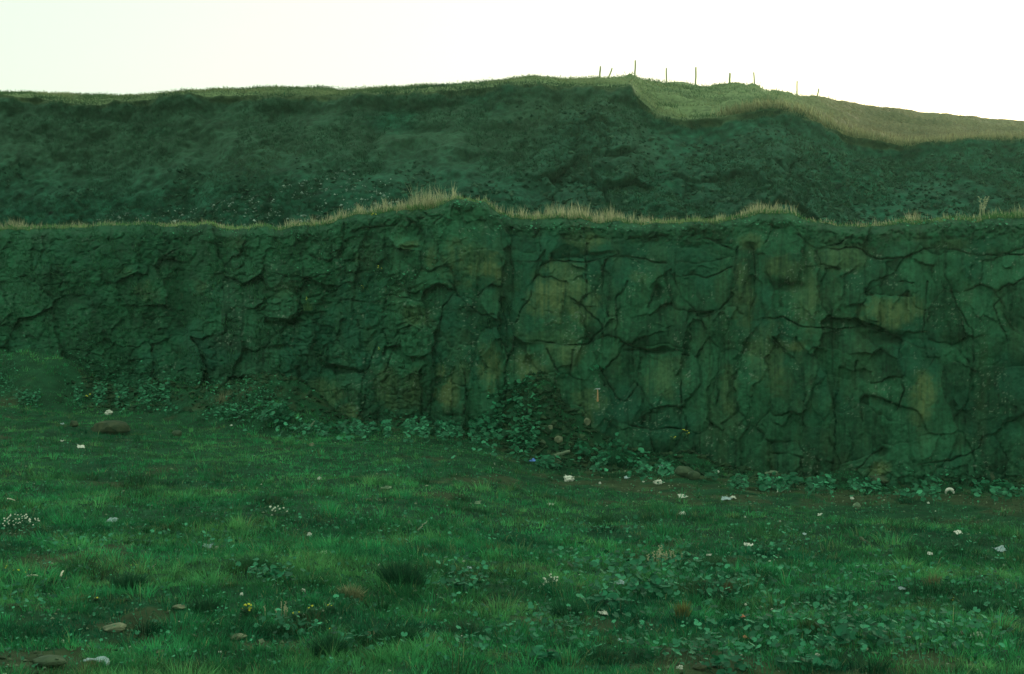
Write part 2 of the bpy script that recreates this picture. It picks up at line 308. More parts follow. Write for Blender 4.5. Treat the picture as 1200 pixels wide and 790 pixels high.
def surf(U, Pp):
    wu = U + 3.5 * fbm(U / 30, Pp / 40, 21, 2) + 1.6 * fbm(U / 9, Pp / 9, 22, 2)
    wp = Pp + 3.5 * fbm(U / 30, Pp / 30, 23, 2) + 1.6 * fbm(U / 9, Pp / 9, 24, 2)
    sh = U.shape
    m1 = np.full(sh, 1e9); m2 = np.full(sh, 1e9); hh = np.zeros(sh); bid = np.zeros(sh)
    r2 = np.random.default_rng(3)
    extra = []
    for k in range(60):
        s = -1 if k % 2 else 1
        extra.append([(-15 - r2.uniform(0, 480)) if s < 0 else 1215 + r2.uniform(0, 540), r2.uniform(280, 560), r2.uniform(14, 30), r2.uniform(12, 28), r2.uniform(-20, 20), r2.uniform(-.1, .2)])
    for k, (cx, cy, rx, ry, a, off) in enumerate(np.concatenate([blocks, extra])):
        a = math.radians(a); du = wu - cx; dv = wp - cy
        x = (du * math.cos(a) + dv * math.sin(a)) / rx; y = (-du * math.sin(a) + dv * math.cos(a)) / ry
        q = np.sqrt(x * x + y * y); d = (q - 1) * math.sqrt(rx * ry)
        tx, ty = r2.normal(0, .09), r2.normal(-0.01, .10)
        kx = .5 if cx > 600 else .85; h = off * kx + (tx * x.clip(-1.5, 1.5) - ty * y.clip(-1.5, 1.5)) * (kx + .1) - 0.02 * np.clip(q, 0, 1.6) ** 2
        m = d < m1
        m2 = np.where(m, m1, np.minimum(m2, d)); hh = np.where(m, h, hh); bid = np.where(m, k, bid); m1 = np.where(m, d, m1)
    gap = (m2 - m1) * 0.5
    fade = 0.08 + 0.8 * ss(-0.2, 0.7, fbm(U / 45, Pp / 45, 33, 2))
    left = ss(620, 400, U)
    fade = np.maximum(fade, left * 0.5)
    d = hh - 0.06 * fade * np.exp(-(gap / 0.7) ** 2) - 0.04 * np.clip(m1 / 25, 0, 1)
    # open joints
    cd = np.full(sh, 1e9)
    qu = U + 1.8 * fbm(U / 14, Pp / 14, 25, 3); qp = Pp + 1.8 * fbm(U / 14, Pp / 14, 26, 3)
    for line in CR:
        for (ax, ay), (bx, by) in zip(line[:-1], line[1:]):
            vx, vy = bx - ax, by - ay
            t = np.clip(((qu - ax) * vx + (qp - ay) * vy) / (vx * vx + vy * vy), 0, 1)
            cd = np.minimum(cd, np.hypot(qu - ax - t * vx, qp - ay - t * vy))
    cw = 0.56 + 0.35 * fbm(U / 30, Pp / 30, 41, 2)
    d = d - 0.15 * (.2 + .8 * ss(-.5, .3, fbm(U / 22, Pp / 22, 42, 2))) * np.exp(-(cd / np.clip(cw, 0.4, 3)) ** 2) - 0.02 * np.exp(-(cd / 6) ** 2)
    # special hollows
    for cx, cy, rx, ry, dep in [(288,457,8,10,.9),(335,377,20,4,.35),(395,433,15,3.5,.3),(625,420,8,12,.25),(770,344,7,8,.35),(735,438,14,22,.2),(620,405,16,5,.2),(703,300,14,4,.2),(880,292,6,5,.2),(925,335,20,6,.2),(1035,397,30,7,.3),(765,412,30,3,.25),(825,371,10,3,.2),(210,335,14,20,.25),(527,486,12,3,.2),(330,408,20,3,.2),(1110,398,14,8,.12),(445,309,5,3,.2),(480,292,10,2,.2),(1032,530,8,4,.2)]:
        q = ((wu - cx) / rx) ** 2 + ((wp - cy) / ry) ** 2
        d = d - dep * np.exp(-q ** 1.5)
    # small broken stone, chiefly on the left and under the turf
    ptopU = tab(U, TOP); basU = tab(U, BASE)
    band = ss(34, 8, Pp - ptopU); foot = ss(40, 5, basU - Pp) * ss(900, 1050, U)
    rub = np.clip(left * (0.5 + 0.5 * ss(-.2, .4, fbm(U / 60, Pp / 60, 51, 2))) + band * 0.8 + foot, 0, 1)
    for sc, am, sd in ((15, .09, 61), (8.0, .05, 62)):
        f1, f2, cid, ox, oy = voro(wu / sc, wp / (sc * 0.85), sd)
        d = d + rub * am * ((cid - .5) * 1.3 + (cid * 7 % 1 - .5) * 1.6 * oy + (cid * 13 % 1 - .5) * 1.2 * ox - 0.8 * np.exp(-((f2 - f1) / .14) ** 2))
    # facets on the big stones
    f1, f2, cid, ox, oy = voro(wu / 12 + 1, wp / 19, 78)
    d = d + (.025 + .045 * left) * ((cid - .5) * .8 + (cid * 7 % 1 - .5) * 2 * oy + (cid * 13 % 1 - .5) * 2 * ox) - .03 * left * np.exp(-((f2 - f1) / .08) ** 2)
    f1, f2, cid, ox, oy = voro(wu / 25 + 3 + .12 * wp / 27, wp / 62, 77)
    d = d + 0.15 * ((cid - .5) * .5 + (cid * 7 % 1 - .5) * 2 * oy + (cid * 13 % 1 - .5) * 2 * ox)
    d = d + 0.045 * fbm(U / 20, Pp / 34, 71, 3) + (.014 + .022 * rub) * fbm(U / 5, Pp / 9, 72, 3) + 0.010 * fbm(U / 1.8, Pp / 2.6, 73, 2)
    d = d + 0.28 * fbm(U / 80, Pp / 200, 74, 2)
    # the buttress left of the main joint, the corner beside it, the set-back left end
    d = d + tab(U, [(-500, 0), (0, 0), (190, 0), (215, -.4), (235, .1), (330, .2), (430, .15), (500, .25), (560, .38), (582, .33), (594, .08), (620, .1), (660, .3), (720, .1), (900, .1), (930, .05), (1060, .25), (1130, 0), (1300, 0), (1800, 0)])
    veg = ss(0.15, 0.6, 0.9 * ss(300, 120, U) + 0.5 * ss(600, 380, U) * ss(390, 340, Pp) + 0.9 * band + 0.45 * fbm(U / 24, Pp / 20, 81, 4) - 0.15)
    d = d + veg * 0.06 * fbm(U / 4, Pp / 4, 83, 3)
    return d, veg, gap, cd, bid, rub

dsp, veg, gap, cd, bid, rub = surf(U, Pp)
frac = (pbot[None] - Pp) / (pbot - ptop)[None]
lean = tab(U, [(-500, 4.5), (0, 4.2), (200, 3.4), (330, 1.8), (450, 1.3), (700, 1.0), (1800, .9)])
cy0 = tab(U, CLY)
DEP = cy0 + lean * frac ** 1.3 - dsp + 0.5 * np.clip(1 - (Pp - ptop[None]) / 10, 0, 1) ** 2
CP = P(U, Pp, DEP)
fine = fbm(U / 3, Pp / 3, 90, 3); med = fbm(U / 14, Pp / 14, 91, 3); st = fbm(U / 2.2, Pp / 38, 92, 3); big = fbm(U / 60, Pp / 60, 93, 2)
bt = _h(bid, bid * 0, 5)
rock = np.array([0.018, 0.092, 0.042]); olive = np.array([0.098, 0.155, 0.058]); blue = np.array([0.010, 0.088, 0.048]); moss = np.array([0.010, 0.070, 0.028]); crack_dark = np.array([0.008, 0.036, 0.016])
C = rock[None, None] * (1 + 0.65 * (bt - .5) + 0.18 * med + 0.2 * fine + 0.22 * st)[..., None]
C = C + (blue - C) * (ss(0, .8, big + .4 * med) * .6)[..., None]
ol = np.zeros(U.shape)
for cx, cy, rx, ry, s in PATCH:
    q = np.sqrt(((U - cx) / rx) ** 2 + ((Pp - cy) / ry) ** 2) + 0.3 * med + 0.2 * fine
    ol = np.maximum(ol, s * ss(1.25, 0.55, q))
ol = np.clip(ol * (0.85 + 0.5 * st + 0.3 * fine) + 0.14 * ss(.1, .9, fbm(U / 18, Pp / 50, 95, 3)) * ss(300, 450, U), 0, 1)
C = C + (olive - C) * ol[..., None]
spk = ss(0.75, 1.0, fbm(U / 2.0, Pp / 2.0, 96, 2)) * ss(0.0, .5, fbm(U / 25, Pp / 25, 97, 2))     # lichen
C = C + (np.array([.20, .27, .19]) - C) * (spk * .6)[..., None]
vg = np.clip(veg * (0.8 + .4 * fine), 0, 1)
C = C + (moss * (1 + .4 * med + .3 * fine)[..., None] - C) * (vg * .85)[..., None]
sl = np.exp(-(gap / 1.0) ** 2) * 0.2 + np.exp(-(cd / 1.2) ** 2) * 0.5
C = C + (crack_dark - C) * np.clip(sl, 0, .6)[..., None]  # darkens the colour along open joints and block edges
C = np.clip(C, .004, 1)
# roll the top over on to the ledge
back = []
bcol = []
for dy, dz in ((0.25, 0.06), (0.7, 0.08), (1.6, 0.0), (3.5, -0.3)):
    r = CP[0].copy(); r[:, 1] += dy; r[:, 0] += 0; r[:, 2] += dz + 0.06 * fbm(r[:, 0] / .6, r[:, 1] + 0 * r[:, 0], 14, 2)
    back.insert(0, r); bcol.insert(0, np.tile(np.array([0.03, .09, .035]), (NU, 1)))
CV = np.concatenate([np.array(back), CP]); CC = np.concatenate([np.array(bcol), C])
cliff = mesh('cliff', CV.reshape(-1, 3), [gridfaces(CV.shape[0], NU)[:, ::-1]], M_rock, CC.reshape(-1, 3))
tag(cliff, 'dark jointed basalt quarry face standing above the grass', 'cliff', kind='structure')

def on_cliff(px, py):
    px = np.atleast_1d(np.asarray(px, float)); py = np.atleast_1d(np.asarray(py, float))
    i = np.clip(np.searchsorted(uu, px), 1, NU - 1)
    t = np.clip((py - ptop[i]) / (pbot[i] - ptop[i]), 0, 1); j = np.clip((t * (NV - 1)).round().astype(int), 0, NV - 1)
    return P(px, py, DEP[j, i])

# ------------------------------------------------------------------ GROUND
xs = np.concatenate([np.linspace(-400, -26, 24, endpoint=False), np.linspace(-26, 24, 560), np.linspace(24, 400, 25)[1:]])
ys = np.concatenate([np.linspace(-300, 4, 26, endpoint=False), np.linspace(4, 50, 520), np.linspace(50, 500, 20)[1:]])
X, Yg = np.meshgrid(xs, ys)
Z = G(X, Yg)
def ground_cols(X, Y):
    n1 = fbm(X / 1.7, Y / 1.1, 101, 4); n2 = fbm(X / 5, Y / 3, 102, 3); n3 = fbm(X / .3, Y / .3, 103, 3)
    c = np.array([.010, .060, .024]) * (1 + .35 * n3)[..., None]
    br = ss(.1, .6, bald(X, Y))[..., None]
    c = c + (np.array([.038, .066, .028]) * (1 + .3 * n3)[..., None] - c) * br
    return np.clip(c, .003, 1)
def track(X, Y):
    """worn, short-cropped strip in front of the face"""
    yc = np.interp(X, BX, BY); q = yc - Y
    t = ss(1.0, 2.0, q) * ss(11.0, 6.5, q) * ss(-4.5, 2.0, X)
    return t
def bald(x, y):
    f = fbm(x / 1.3, y / .9, 101, 4)
    spots = 0
    for sx, sy, r in ((-3.6, 12.6, 1.3), (-2.2, 12.2, .9), (.15, 13.6, .8), (-1.5, 12.0, .8), (1.8, 12.4, .7), (-3.9, 11.7, .6), (3.3, 12.2, .6)):
        spots = np.maximum(spots, np.exp(-((x - sx) / r) ** 2 - ((y - sy) / (r * .8)) ** 2))
    return np.clip(ss(.30, 1.0, f * .75 + track(x, y) * .62 + spots * .75 - .05), 0, 1)
GC = ground_cols(X, Yg)
ground = mesh('ground', np.stack([X, Yg, Z], -1).reshape(-1, 3), [gridfaces(len(ys), len(xs))], M_soil, GC.reshape(-1, 3))
tag(ground, kind='structure')

# ------------------------------------------------------------------ HILLSIDE
EDGE = [(-700, 104), (0, 112), (40, 114), (70, 120), (100, 126), (122, 121), (160, 118), (200, 113.5), (300, 111.5), (400, 112.5), (480, 108.5), (540, 105), (620, 98.5), (700, 102), (740, 101), (752, 118), (770, 135), (800, 141), (840, 139), (880, 132), (910, 127), (940, 135), (970, 149), (1000, 160), (1060, 170), (1100, 169), (1120, 167), (1200, 163), (2000, 150)]
SKY = [(-700, 100), (0, 109), (30, 110), (80, 112), (160, 116), (200, 111), (250, 108), (320, 108), (400, 110), (440, 107), (480, 105), (490, 102), (540, 101), (600, 97), (620, 94), (650, 95), (700, 96), (740, 92), (780, 97), (800, 96), (815, 100), (850, 103), (880, 103), (900, 108), (940, 112), (960, 113), (1000, 121), (1080, 131), (1200, 142), (1400, 150), (1700, 150), (2400, 140)]
hu = np.concatenate([np.linspace(-700, -40, 60, endpoint=False), np.linspace(-40, 1240, 860), np.linspace(1240, 2300, 90)[1:]])
hs = np.concatenate([[0, .5], np.linspace(1, 2, 180), np.linspace(2, 3, 90)[1:], [3.1, 3.25, 3.5, 4, 5]])
HU, HS = np.meshgrid(hu, hs)
ytopc = tab(HU, CLY) + tab(HU, [(-500, 4.5), (0, 4.2), (200, 3.4), (330, 1.8), (450, 1.3), (700, 1.0), (1800, .9)])
ztop = P(HU, tab(HU, TOP), ytopc)[..., 2]
EY = tab(HU, [(-700, 62), (0, 60), (400, 57), (740, 55), (900, 53), (1060, 56), (1200, 56), (2000, 52)])
SY = tab(HU, [(-700, 68), (0, 64), (480, 61), (700, 63), (745, 70), (800, 76), (1000, 96), (1200, 112), (2000, 120)])
FY = ytopc + tab(HU, [(-700, 7), (400, 7), (900, 7.5), (1200, 10), (2000, 10)])
jag = 0.8 * fbm(HU / 11, HU * 0 + 3, 111, 3) + 0.5 * np.abs(fbm(HU / 4, HU * 0 + 5, 112, 2))
PE = P(HU, tab(HU, EDGE) + 1.2 * jag, EY); PS = P(HU, tab(HU, SKY) - 0.9 * jag, SY)
ez, sz = PE[..., 2], PS[..., 2]
t1 = np.clip(HS - 1, 0, 1)
gy = np.where(t1 < .93, t1 / .93 * .97, .97 + (t1 - .93) / .07 * .03)          # turf lip stands steep
conc = 0.72 * t1 + 0.28 * t1 ** 1.8
faceY = FY + (EY - FY) * gy; faceZ = (ztop - .1) + (ez - ztop + .1) * conc
t2 = np.clip(HS - 2, 0, 1)
Yh = np.where(HS <= 1, ytopc + .6 + (FY - ytopc - .6) * HS.clip(0, 1), np.where(HS <= 2, faceY, np.where(HS <= 3, EY + (SY - EY) * t2, SY + (HS - 3) * 120)))
Zh = np.where(HS <= 1, ztop - .35 + .25 * HS.clip(0, 1), np.where(HS <= 2, faceZ, np.where(HS <= 3, ez + (sz - ez) * t2 ** (.95 + .3 * ss(850, 1000, HU)), sz - (HS - 3) * 8)))
Xh = (HU - 600) / F * Yh
onface = ss(0.02, .1, t1) * ss(1.0, .985, t1) * (HS <= 2)
rk = np.clip(ss(1.0, .55, np.hypot((HU - 690) / 85, (t1 - .52) / .42)) + ss(1.0, .5, np.hypot((HU - 880) / 110, (t1 - .5) / .5)) + ss(1.0, .4, np.hypot((HU - 960) / 80, (t1 - .3) / .3)) * .8, 0, 1)
wx = Xh + .5 * fbm(Xh / 1.5, Zh / 1.5, 120, 3); wz = Zh + .5 * fbm(Xh / 1.5, Zh / 1.5, 121, 3)
f1, f2, cid, ox, oy = voro(wx / 1.7, wz / 1.1, 122)
g1, g2, cid2, px2, py2 = voro(wx / .7, wz / .55, 123)
dis = onface * (0.40 * fbm(Xh / 3.5, Zh / 2.2, 124, 4) + 0.22 * fbm(Xh / .8, Zh / .45, 125, 4) + 0.25 * fbm(Xh / 1.2, Zh / 5, 126, 3)
     + .05 * fbm(Xh / .3, Zh / .22, 137, 3) + rk * (.7 * (cid - .5) + .9 * (cid * 7 % 1 - .5) * oy + .6 * (cid * 13 % 1 - .5) * ox - .3 * np.exp(-((f2 - f1) / .06) ** 2) + .2 * (cid2 - .5) - .12 * np.exp(-((g2 - g1) / .12) ** 2)))
lipf = ss(.90, .955, t1) * ss(1.001, .985, t1) * (HS <= 2) * ss(770, 735, HU)
dis = dis + lipf * (.16 + .3 * fbm(Xh / 1.1, Xh * 0, 127, 3))
under = ss(.86, .91, t1) * ss(.945, .92, t1) * (HS <= 2); dis = dis - under * .08
plat = (HS > 2) * ss(2.0, 2.06, HS) * ss(3.0, 2.8, HS)
Yh = Yh - dis
Zh = Zh + dis * .25 + plat * (0.30 * fbm(Xh / 3, Yh / 2.2, 128, 4) + .18 * np.abs(fbm(Xh / .9, Yh / .8, 129, 2))) * tab(HU, [(0, .4), (740, .6), (800, 1), (2000, 1.3)])
Xh = (HU - 600) / F * Yh
n1 = fbm(Xh / 4, Zh / 2, 130, 4); n2 = fbm(Xh / .8, Zh / .5, 131, 3); n3 = fbm(Xh / 1.2, Zh / 3, 132, 3)
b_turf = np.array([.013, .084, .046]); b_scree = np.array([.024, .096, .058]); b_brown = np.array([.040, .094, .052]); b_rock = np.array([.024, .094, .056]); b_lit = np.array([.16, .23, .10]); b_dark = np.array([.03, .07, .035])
n4 = fbm(Xh / .25, Zh / .16, 136, 3); hc = b_turf * (1 + .4 * n2 + .5 * n4)[..., None]
k = ss(-.1, .6, n1 + .3 * n2); hc = hc + (b_scree * (1 + .4 * n4)[..., None] - hc) * (k * .5)[..., None]
k = ss(.30, .75, t1) * ss(-.8, .3, n1 + .3) * ss(820, 700, HU); hc = hc + (b_brown * (1 + .2 * n2)[..., None] - hc) * (k * .8)[..., None]
hc = hc + (b_rock * (1 + .3 * (cid - .5) + .25 * n2)[..., None] - hc) * (rk * .8)[..., None]
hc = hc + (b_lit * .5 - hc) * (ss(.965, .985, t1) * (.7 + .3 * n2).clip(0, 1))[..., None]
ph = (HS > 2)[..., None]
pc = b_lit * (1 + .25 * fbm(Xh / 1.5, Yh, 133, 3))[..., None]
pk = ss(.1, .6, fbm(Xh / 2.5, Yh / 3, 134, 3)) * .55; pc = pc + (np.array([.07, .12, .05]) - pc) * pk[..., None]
far = ss(900, 1000, HU) * ss(2.0, 2.2, HS); pc = pc + (np.array([.15, .12, .06]) * (1 + .3 * fbm(Xh / 3, Yh / 5, 135, 3))[..., None] - pc) * (far * .85)[..., None]  # warm haze glow near the sun, painted into the far right slope's colour
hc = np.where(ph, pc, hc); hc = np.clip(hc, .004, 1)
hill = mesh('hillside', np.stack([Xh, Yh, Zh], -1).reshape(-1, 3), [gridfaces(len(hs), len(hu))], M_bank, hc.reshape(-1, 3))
tag(hill, kind='structure')

def on_bank(u, s):
    """point on the hillside at column u and row parameter s"""
    i = np.clip(np.searchsorted(hu, u), 0, len(hu) - 1); j = np.clip(np.searchsorted(hs, s), 0, len(hs) - 1)
    return np.stack([Xh[j, i], Yh[j, i], Zh[j, i]], -1)

# ------------------------------------------------------------------ GRASS
def in_view(n, y0, y1, m=1.12, pw=1.0):
    y = y0 + (y1 - y0) * rng.uniform(0, 1, n) ** pw
    half = 0.36 * y * m; x = rng.uniform(-1, 1, n) * half
    side = rng.uniform(0, 1, n) < .33; x = np.where(side, np.sign(x) * (half + rng.uniform(0, 6, n)), x)      # the meadow goes on past both edges
    return x, y
def clear_face(x, y, q=0.15): return y < np.interp(x, BX, BY) - q + 2.4 * ss(-3, -6, x)

def grass_field():
    P_, H_, W_, L_, C_ = [], [], [], [], []
    def add(x, y, h, w, spread, green_k):
        n = len(x); z = G(x, y) - .01
        P_.append(np.stack([x, y, z], -1)); H_.append(h); W_.append(w); L_.append(spread)
        lum = fbm(x / 2.2, y / 1.4, 140, 4); hue = fbm(x / 1.3 + 9, y / 1.0, 141, 3)
        c = np.array([.032, .245, .082]) * (1 + .5 * lum)[:, None]
        k = ss(-.1, .9, hue)[:, None]; c = c + (np.array([.120, .370, .115]) - c) * k * .65
        k = ss(0, 1, -hue - .1)[:, None]; c = c + (np.array([.007, .110, .050]) - c) * k
        tr = track(x, y)[:, None]; c = c + (np.array([.040, .110, .042]) - c) * tr * .6
        dry = (rng.uniform(0, 1, n) < .035)[:, None]; c = np.where(dry, np.array([.20, .26, .11]), c); pt = (ss(.35, .8, fbm(x / .7 + 5, y / .5, 145, 3)) * (rng.uniform(0, 1, n) < .5))[:, None]; c = c + (np.array([.13, .17, .07]) - c) * pt * .8
        if green_k is not None and np.size(green_k) > 1: c = c * green_k[:, None]
        C_.append(c)
    # even sward
    for n, y0, y1, w, hm in ((195000, 6, 20, .006, .060), (195000, 18, 47, .010, .065)):
        x, y = in_view(n, y0, y1)
        keep = (rng.uniform(0, 1, n) > bald(x, y) * .85) & clear_face(x, y); x, y = x[keep], y[keep]; n = len(x)
        hh = hm * (1 + .45 * fbm(x / 1.1, y / 1.1, 142, 3)) * rng.uniform(.5, 1.35, n) * (1 - .6 * track(x, y)) * (1 - .4 * bald(x, y))
        add(x, y, hh.clip(.02), np.full(n, w) * rng.uniform(.7, 1.3, n), rng.normal(0, .5, (n, 2)).clip(-1.1, 1.1), 0)
    # tufts
    for nt, y0, y1, per, w, hm in ((13500, 6, 20, 22, .0065, .125), (15500, 17, 47, 14, .011, .11)):
        x, y = in_view(nt, y0, y1)
        keep = (rng.uniform(0, 1, nt) > np.maximum(bald(x, y), track(x, y) * .8)) & clear_face(x, y, .4); x, y = x[keep], y[keep]; nt = len(x)
        r = rng.uniform(.025, .11, nt); sz = rng.uniform(.35, 1.0, nt) ** 1.0 * (1 + .9 * (rng.uniform(0, 1, nt) < .06)) * (1 + .3 * fbm(x, y, 143, 2))
        a = rng.uniform(0, 2 * math.pi, (nt, per)); rr = np.sqrt(rng.uniform(0, 1, (nt, per))) * r[:, None]
        bx = (x[:, None] + rr * np.cos(a)); by = (y[:, None] + rr * np.sin(a))
        out = (rr / r[:, None])[..., None] * np.stack([np.cos(a), np.sin(a)], -1) * .75 + rng.normal(0, .2, (nt, per, 2))
        hh = hm * sz[:, None] * rng.uniform(.6, 1.2, (nt, per))
        add(bx.ravel(), by.ravel(), hh.ravel(), np.full(nt * per, w), out.reshape(-1, 2), np.repeat(rng.uniform(.45, 1.6, nt), per))
    nt, per = 640, 90
    x, y = in_view(nt, 7, 26); keep = (rng.uniform(0, 1, nt) > bald(x, y)) & (track(x, y) < .3); x, y = x[keep], y[keep]; nt = len(x)
    r = rng.uniform(.10, .26, nt); a = rng.uniform(0, 2 * math.pi, (nt, per)); rr = np.sqrt(rng.uniform(0, 1, (nt, per))) * r[:, None]
    out = (rr / r[:, None])[..., None] * np.stack([np.cos(a), np.sin(a)], -1) * .9 + rng.normal(0, .15, (nt, per, 2))
    add((x[:, None] + rr * np.cos(a)).ravel(), (y[:, None] + rr * np.sin(a)).ravel(), (rng.uniform(.12, .24, nt)[:, None] * rng.uniform(.5, 1.1, (nt, per))).ravel(), np.full(nt * per, .007), out.reshape(-1, 2), np.repeat(rng.choice([.35, .5, .8, 1.2, 1.5], nt), per))
    o = blades('grass', np.concatenate(P_), np.concatenate(H_), np.concatenate(W_), np.concatenate(L_), np.concatenate(C_), M_grass, colvar=.2)
    tag(o, 'short rough green grass covering the quarry floor', 'grass', kind='stuff')
grass_field()

# pebbles and earth crumbs showing through the grass
def crumbs(name, n, fn, smin, smax, c0, c1, lab, cat, mat):
    p = fn(n); n = len(p); s = rng.uniform(smin, smax, n) * rng.uniform(.5, 1, n)
    octa = np.array([[1, 0, 0], [0, 1, 0], [-1, 0, 0], [0, -1, 0], [0, 0, .7], [0, 0, -.6]], float)
    ff = np.array([[0, 1, 4], [1, 2, 4], [2, 3, 4], [3, 0, 4], [1, 0, 5], [2, 1, 5], [3, 2, 5], [0, 3, 5]])
    v = p[:, None] + s[:, None, None] * (octa[None] + rng.normal(0, .28, (n, 6, 3)))
    c = np.array(c0) + (np.array(c1) - np.array(c0)) * rng.uniform(0, 1, (n, 1)) ** 2
    o = mesh(name, v.reshape(-1, 3), [(np.arange(n)[:, None, None] * 6 + ff[None]).reshape(-1, 3)], mat, np.repeat(c, 6, 0), smooth=False)
    tag(o, lab, cat, kind='stuff'); return o
def f_ground(n):
    x, y = in_view(n * 2, 9, 43, 1.1); k = (rng.uniform(0, 1, n * 2) < .12 + bald(x, y)) & clear_face(x, y, 0.05); x, y = x[k][:n], y[k][:n]
    return np.stack([x, y, G(x, y) + .01], -1)
crumbs('gravel', 9000, f_ground, .010, .032, (.03, .06, .03), (.24, .32, .19), 'scattered small stones and earth crumbs in the grass', 'gravel', M_soil)
def f_specks(n):
    x, y = in_view(n, 9, 34, 1.1); k = (fbm(x / 1.6, y / 1.2, 181, 3) + .5 * track(x, y) + .5 * ss(-1, -4, x) * ss(16, 12, y) > .05) & clear_face(x, y, .3); x, y = x[k], y[k]
    return np.stack([x, y, G(x, y) + .03], -1)
crumbs('pale_pebbles', 1500, f_specks, .007, .022, (.14, .22, .13), (.62, .68, .52), 'tiny pale stones and flecks strewn through the grass', 'pebbles', M_soil)
def f_allbank(n):
    u = rng.uniform(-20, 1230, n); s = rng.uniform(1.02, 1.9, n); k = vn(u / 22, s * 9, 15) + .5 * vn(u / 7, s * 30, 16) + .9 * ss(560, 680, u) - 1.1 * ss(1.45, 1.7, s) * ss(650, 560, u) + .5 * ss(1.35, 1.05, s) > .15; u, s = u[k], s[k]; return on_bank(u, s) + np.array([0, -.04, .02])
crumbs('bank_rubble', 9000, f_allbank, .03, .13, (.008, .050, .026), (.060, .14, .082), 'small broken stone and clods over the steep upper bank', 'rubble', M_bank)
def f_foot(n):
    x = rng.uniform(-13, 13, n); yc = np.interp(x, BX, BY); y = yc - rng.uniform(0, 1, n) ** 1.6 * 2.2
    x2 = rng.normal(.9, .6, n // 3); y2 = np.interp(x2, BX, BY) - rng.uniform(.2, 2.4, n // 3); x = np.concatenate([x, x2]); y = np.concatenate([y, y2])
    return np.stack([x, y, G(x, y) + .03], -1)
crumbs('rubble', 1300, f_foot, .04, .13, (.012, .045, .02), (.05, .10, .045), 'broken stone fallen along the foot of the rock face', 'rubble', M_soil)
def f_bank(n):
    u = np.concatenate([rng.uniform(0, 470, n), rng.uniform(960, 1200, n // 3)]); s = 1 + rng.uniform(0, 1, len(u)) ** 1.5 * .55
    lim = tab(u, [(0, .12), (60, .2), (150, .28), (300, .38), (400, .5), (470, .4), (960, .15), (1050, .22), (1200, .3)])
    k = (s - 1 < lim) & (vn(u / 14, s * 14, 5) > -.3); return on_bank(u[k], s[k]) + np.array([0, -.05, .03])
crumbs('pale_scree', 2600, f_bank, .02, .075, (.12, .2, .15), (.40, .52, .42), 'pale specks of loose stone scattered low on the upper bank', 'scree', M_soil)

